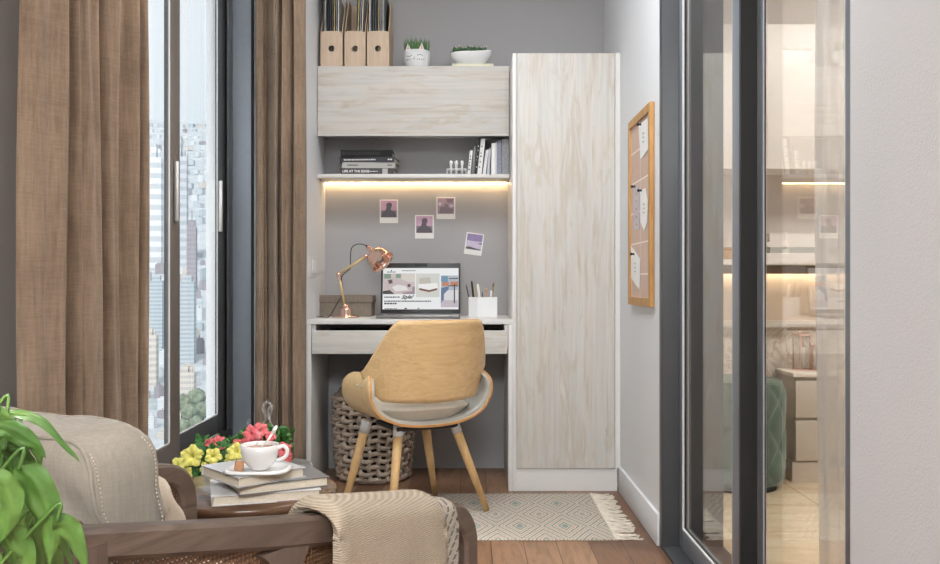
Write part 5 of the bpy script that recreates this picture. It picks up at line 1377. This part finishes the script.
for k in range(5):
    mb = MB(); mb.box(-.5, .5, -.5, .5, 0, 1)
    if k in (0, 2): mb.box(-.3, .1, -.2, .3, 1, 1.12); mb.box(.2, .35, -.1, .1, 1, 1.08)
    if k == 1: mb.box(-.5, 0, -.5, .5, 1, 1.18); mb.box(.1, .3, -.3, .3, 1, 1.06)
    if k == 3: mb.box(-.35, .35, -.35, .35, 1, 1.1); mb.box(-.05, .05, -.05, .05, 1.1, 1.25)
    if k == 4: mb.box(-.52, .52, -.52, .52, 1, 1.03); mb.box(-.3, .3, -.3, .3, 1.03, 1.1)
    bmesh.ops.recalc_face_normals(mb.bm, faces=mb.bm.faces[:]); me = bpy.data.meshes.new('city_building'); mb.bm.to_mesh(me); mb.bm.free(); me.materials.append(BM[k]); protos.append(me)
rc_ = random.Random(21); nb = 0; placed = []
def free(x, y, r):
    if any((x - a) ** 2 + (y - b) ** 2 < (r + c) ** 2 for a, b, c in placed): return False
    placed.append((x, y, r)); return True
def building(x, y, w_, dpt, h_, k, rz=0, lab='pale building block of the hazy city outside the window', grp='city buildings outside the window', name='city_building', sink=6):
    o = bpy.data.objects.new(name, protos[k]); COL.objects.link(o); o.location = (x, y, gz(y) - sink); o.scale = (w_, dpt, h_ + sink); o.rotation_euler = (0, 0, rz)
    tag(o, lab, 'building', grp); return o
def vis(px): return 148 < px < 167 or 176 < px < 206
# landmark towers
def tower(px0, px1, ytop, dist, k, lab, rz=.12):
    x = ((px0 + px1) / 2 - CX) * dist / F; w_ = (px1 - px0) * dist / F; h_ = (zz(ytop, dist) - gz(dist)); free(x, dist, w_ * .6); building(x, dist, w_ * .88, w_ * .8, h_, k, rz, lab, None, 'tower_block')
tower(148, 163, 158, 1500, 0, 'tallest pale tower in the city, left of the window mullion')
tower(176, 188, 157, 1560, 1, 'pale grey tower just right of the window mullion')
tower(150, 164, 283, 900, 4, 'blue glass office block low in the left window pane')
tower(179, 196, 284, 860, 4, 'blue glass office block low in the right window pane')
tower(187, 197, 227, 1300, 3, 'brownish mauve block rising in the right window pane')
tower(145, 158, 335, 760, 2, 'cream apartment block low in the left window pane')
tower(178, 196, 372, 640, 2, 'wide cream block above the park trees')
dd = 560
while dd < 6200 and nb < 292:
    px = 128 + rc_.uniform(0, 6)
    while px < 212 and nb < 292:
        wpx = rc_.uniform(6, 15) * (1 if dd < 1500 else .6 if dd < 3200 else .45); hpx = rc_.uniform(5, 13) * (1 if dd < 1500 else .5 if dd < 3200 else .3)
        if dd < 750 and 176 < px + wpx / 2 < 216: px += wpx; continue
        c = (px + wpx / 2 - CX) * dd / F; w_ = wpx * dd / F
        if 140 < px + wpx and px < 208 and free(c, dd, w_ * .66):
            building(c, dd, w_, w_ * rc_.uniform(.6, 1.0), hpx * dd / F, rc_.choice([0, 0, 0, 1, 1, 2, 2, 3, 4]), rc_.uniform(-.5, .5)); nb += 1
        px += wpx * rc_.uniform(.9, 1.3)
    dd *= 1.062 if dd < 3000 else 1.085
mb = MB(); rc_ = random.Random(77); dd = 560
while dd < 6000:
    px = -520
    while px < 330:
        wpx = rc_.uniform(8, 22) * (1 if dd < 1500 else .8); hpx = rc_.uniform(5, 17) * (1 if dd < 1500 else .5)
        if not 118 < px < 222:
            c = (px + wpx / 2 - CX) * dd / F; w_ = wpx * dd / F / 2; g = gz(dd); mb.box(c - w_, c + w_, dd - w_, dd + w_, g - 6, g + hpx * dd / F, mi=rc_.randrange(3))
        px += wpx * rc_.uniform(1.1, 1.8)
    dd *= 1.09
cb_ = [bld_mat('city_field_hazed_%d' % k, c, w, .12, .2) for k, (c, w) in enumerate([(rgb(220, 222, 224), rgb(160, 170, 180)), (rgb(198, 203, 208), rgb(148, 160, 172)), (rgb(206, 199, 191), rgb(158, 160, 162))])]  # same haze-paled wall and window tones
o = mb.build('city_skyline', cb_); tag(o, 'rest of the pale city spreading away to either side of the window view', 'city'); o['kind'] = 'stuff'
# trees
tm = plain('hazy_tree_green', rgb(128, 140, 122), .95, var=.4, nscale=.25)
def tree(px, py, r_px, dist, lab):
    c = P(px, py, dist); r_ = r_px * dist / F; t2 = bmesh.new(); bmesh.ops.create_icosphere(t2, subdivisions=4, radius=1)
    for v in t2.verts: n_ = mnoise.noise(v.co * 2.2 + Vector((px, py, 0))) * .28 + mnoise.noise(v.co * 6 + Vector((py, 0, px))) * .14; v.co = c + v.co * r_ * (1 + n_)
    g = gz(dist); t = thing('city_tree', lab, 'tree', (c.x, c.y, g), 0, 'park trees below the window')
    mb = MB(); mb.merge(t2, True); mb.build('crown', tm, t); mb = MB(); mb.tube([(c.x, c.y, g - 3), (c.x, c.y, c.z)], r_ * .12, 8); mb.build('trunk', M['soil'], t)
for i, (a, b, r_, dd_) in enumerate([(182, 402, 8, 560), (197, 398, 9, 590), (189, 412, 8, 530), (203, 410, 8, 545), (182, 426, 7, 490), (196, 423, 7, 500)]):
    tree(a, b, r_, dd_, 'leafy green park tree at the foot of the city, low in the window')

# ------------------------------------------------------------------ sky, sun, camera
wd = bpy.data.worlds.new('World'); bpy.context.scene.world = wd; wd.use_nodes = True; nt = wd.node_tree
bg = nt.nodes['Background']; tc = nt.nodes.new('ShaderNodeTexCoord'); sx = nt.nodes.new('ShaderNodeSeparateXYZ'); rp = nt.nodes.new('ShaderNodeValToRGB')
nt.links.new(tc.outputs['Generated'], sx.inputs[0]); nt.links.new(sx.outputs[2], rp.inputs[0]); nt.links.new(rp.outputs[0], bg.inputs['Color'])
cr = rp.color_ramp; cr.elements[0].position = .0; cr.elements[0].color = (.84, .90, .93, 1); cr.elements[1].position = .17; cr.elements[1].color = (.86, .94, 1.0, 1)
e = cr.elements.new(.3); e.color = (.95, 1.0, 1.04, 1); e = cr.elements.new(.6); e.color = (.85, .88, .92, 1)
bg.inputs['Strength'].default_value = 1.25
sun = bpy.data.lights.new('sun', 'SUN'); sun.energy = 3.3; sun.angle = R(8); sun.color = (1, .98, .95)
so = bpy.data.objects.new('sun', sun); COL.objects.link(so); so.location = (-3, -3, 8); so.rotation_euler = Vector((-.045, -.8, .50)).to_track_quat('Z', 'Y').to_euler()

cam = bpy.data.cameras.new('camera'); cam.sensor_width = 36; cam.lens = F / 940 * 36; cam.clip_start = .05; cam.clip_end = 20000
co = bpy.data.objects.new('camera', cam); COL.objects.link(co); co.location = (0, 0, H); co.rotation_euler = (R(90), 0, 0)
sc_ = bpy.context.scene; sc_.camera = co
sc_.view_settings.view_transform = 'Standard'; sc_.view_settings.look = 'None'; sc_.view_settings.exposure = 0.0; sc_.view_settings.gamma = 1; sc_.view_settings.use_curve_mapping = False
sc_.cycles.max_bounces = 10; sc_.cycles.transparent_max_bounces = 16; sc_.cycles.glossy_bounces = 6; sc_.cycles.caustics_reflective = False; sc_.cycles.caustics_refractive = False
sc_.cycles.sample_clamp_indirect = 6
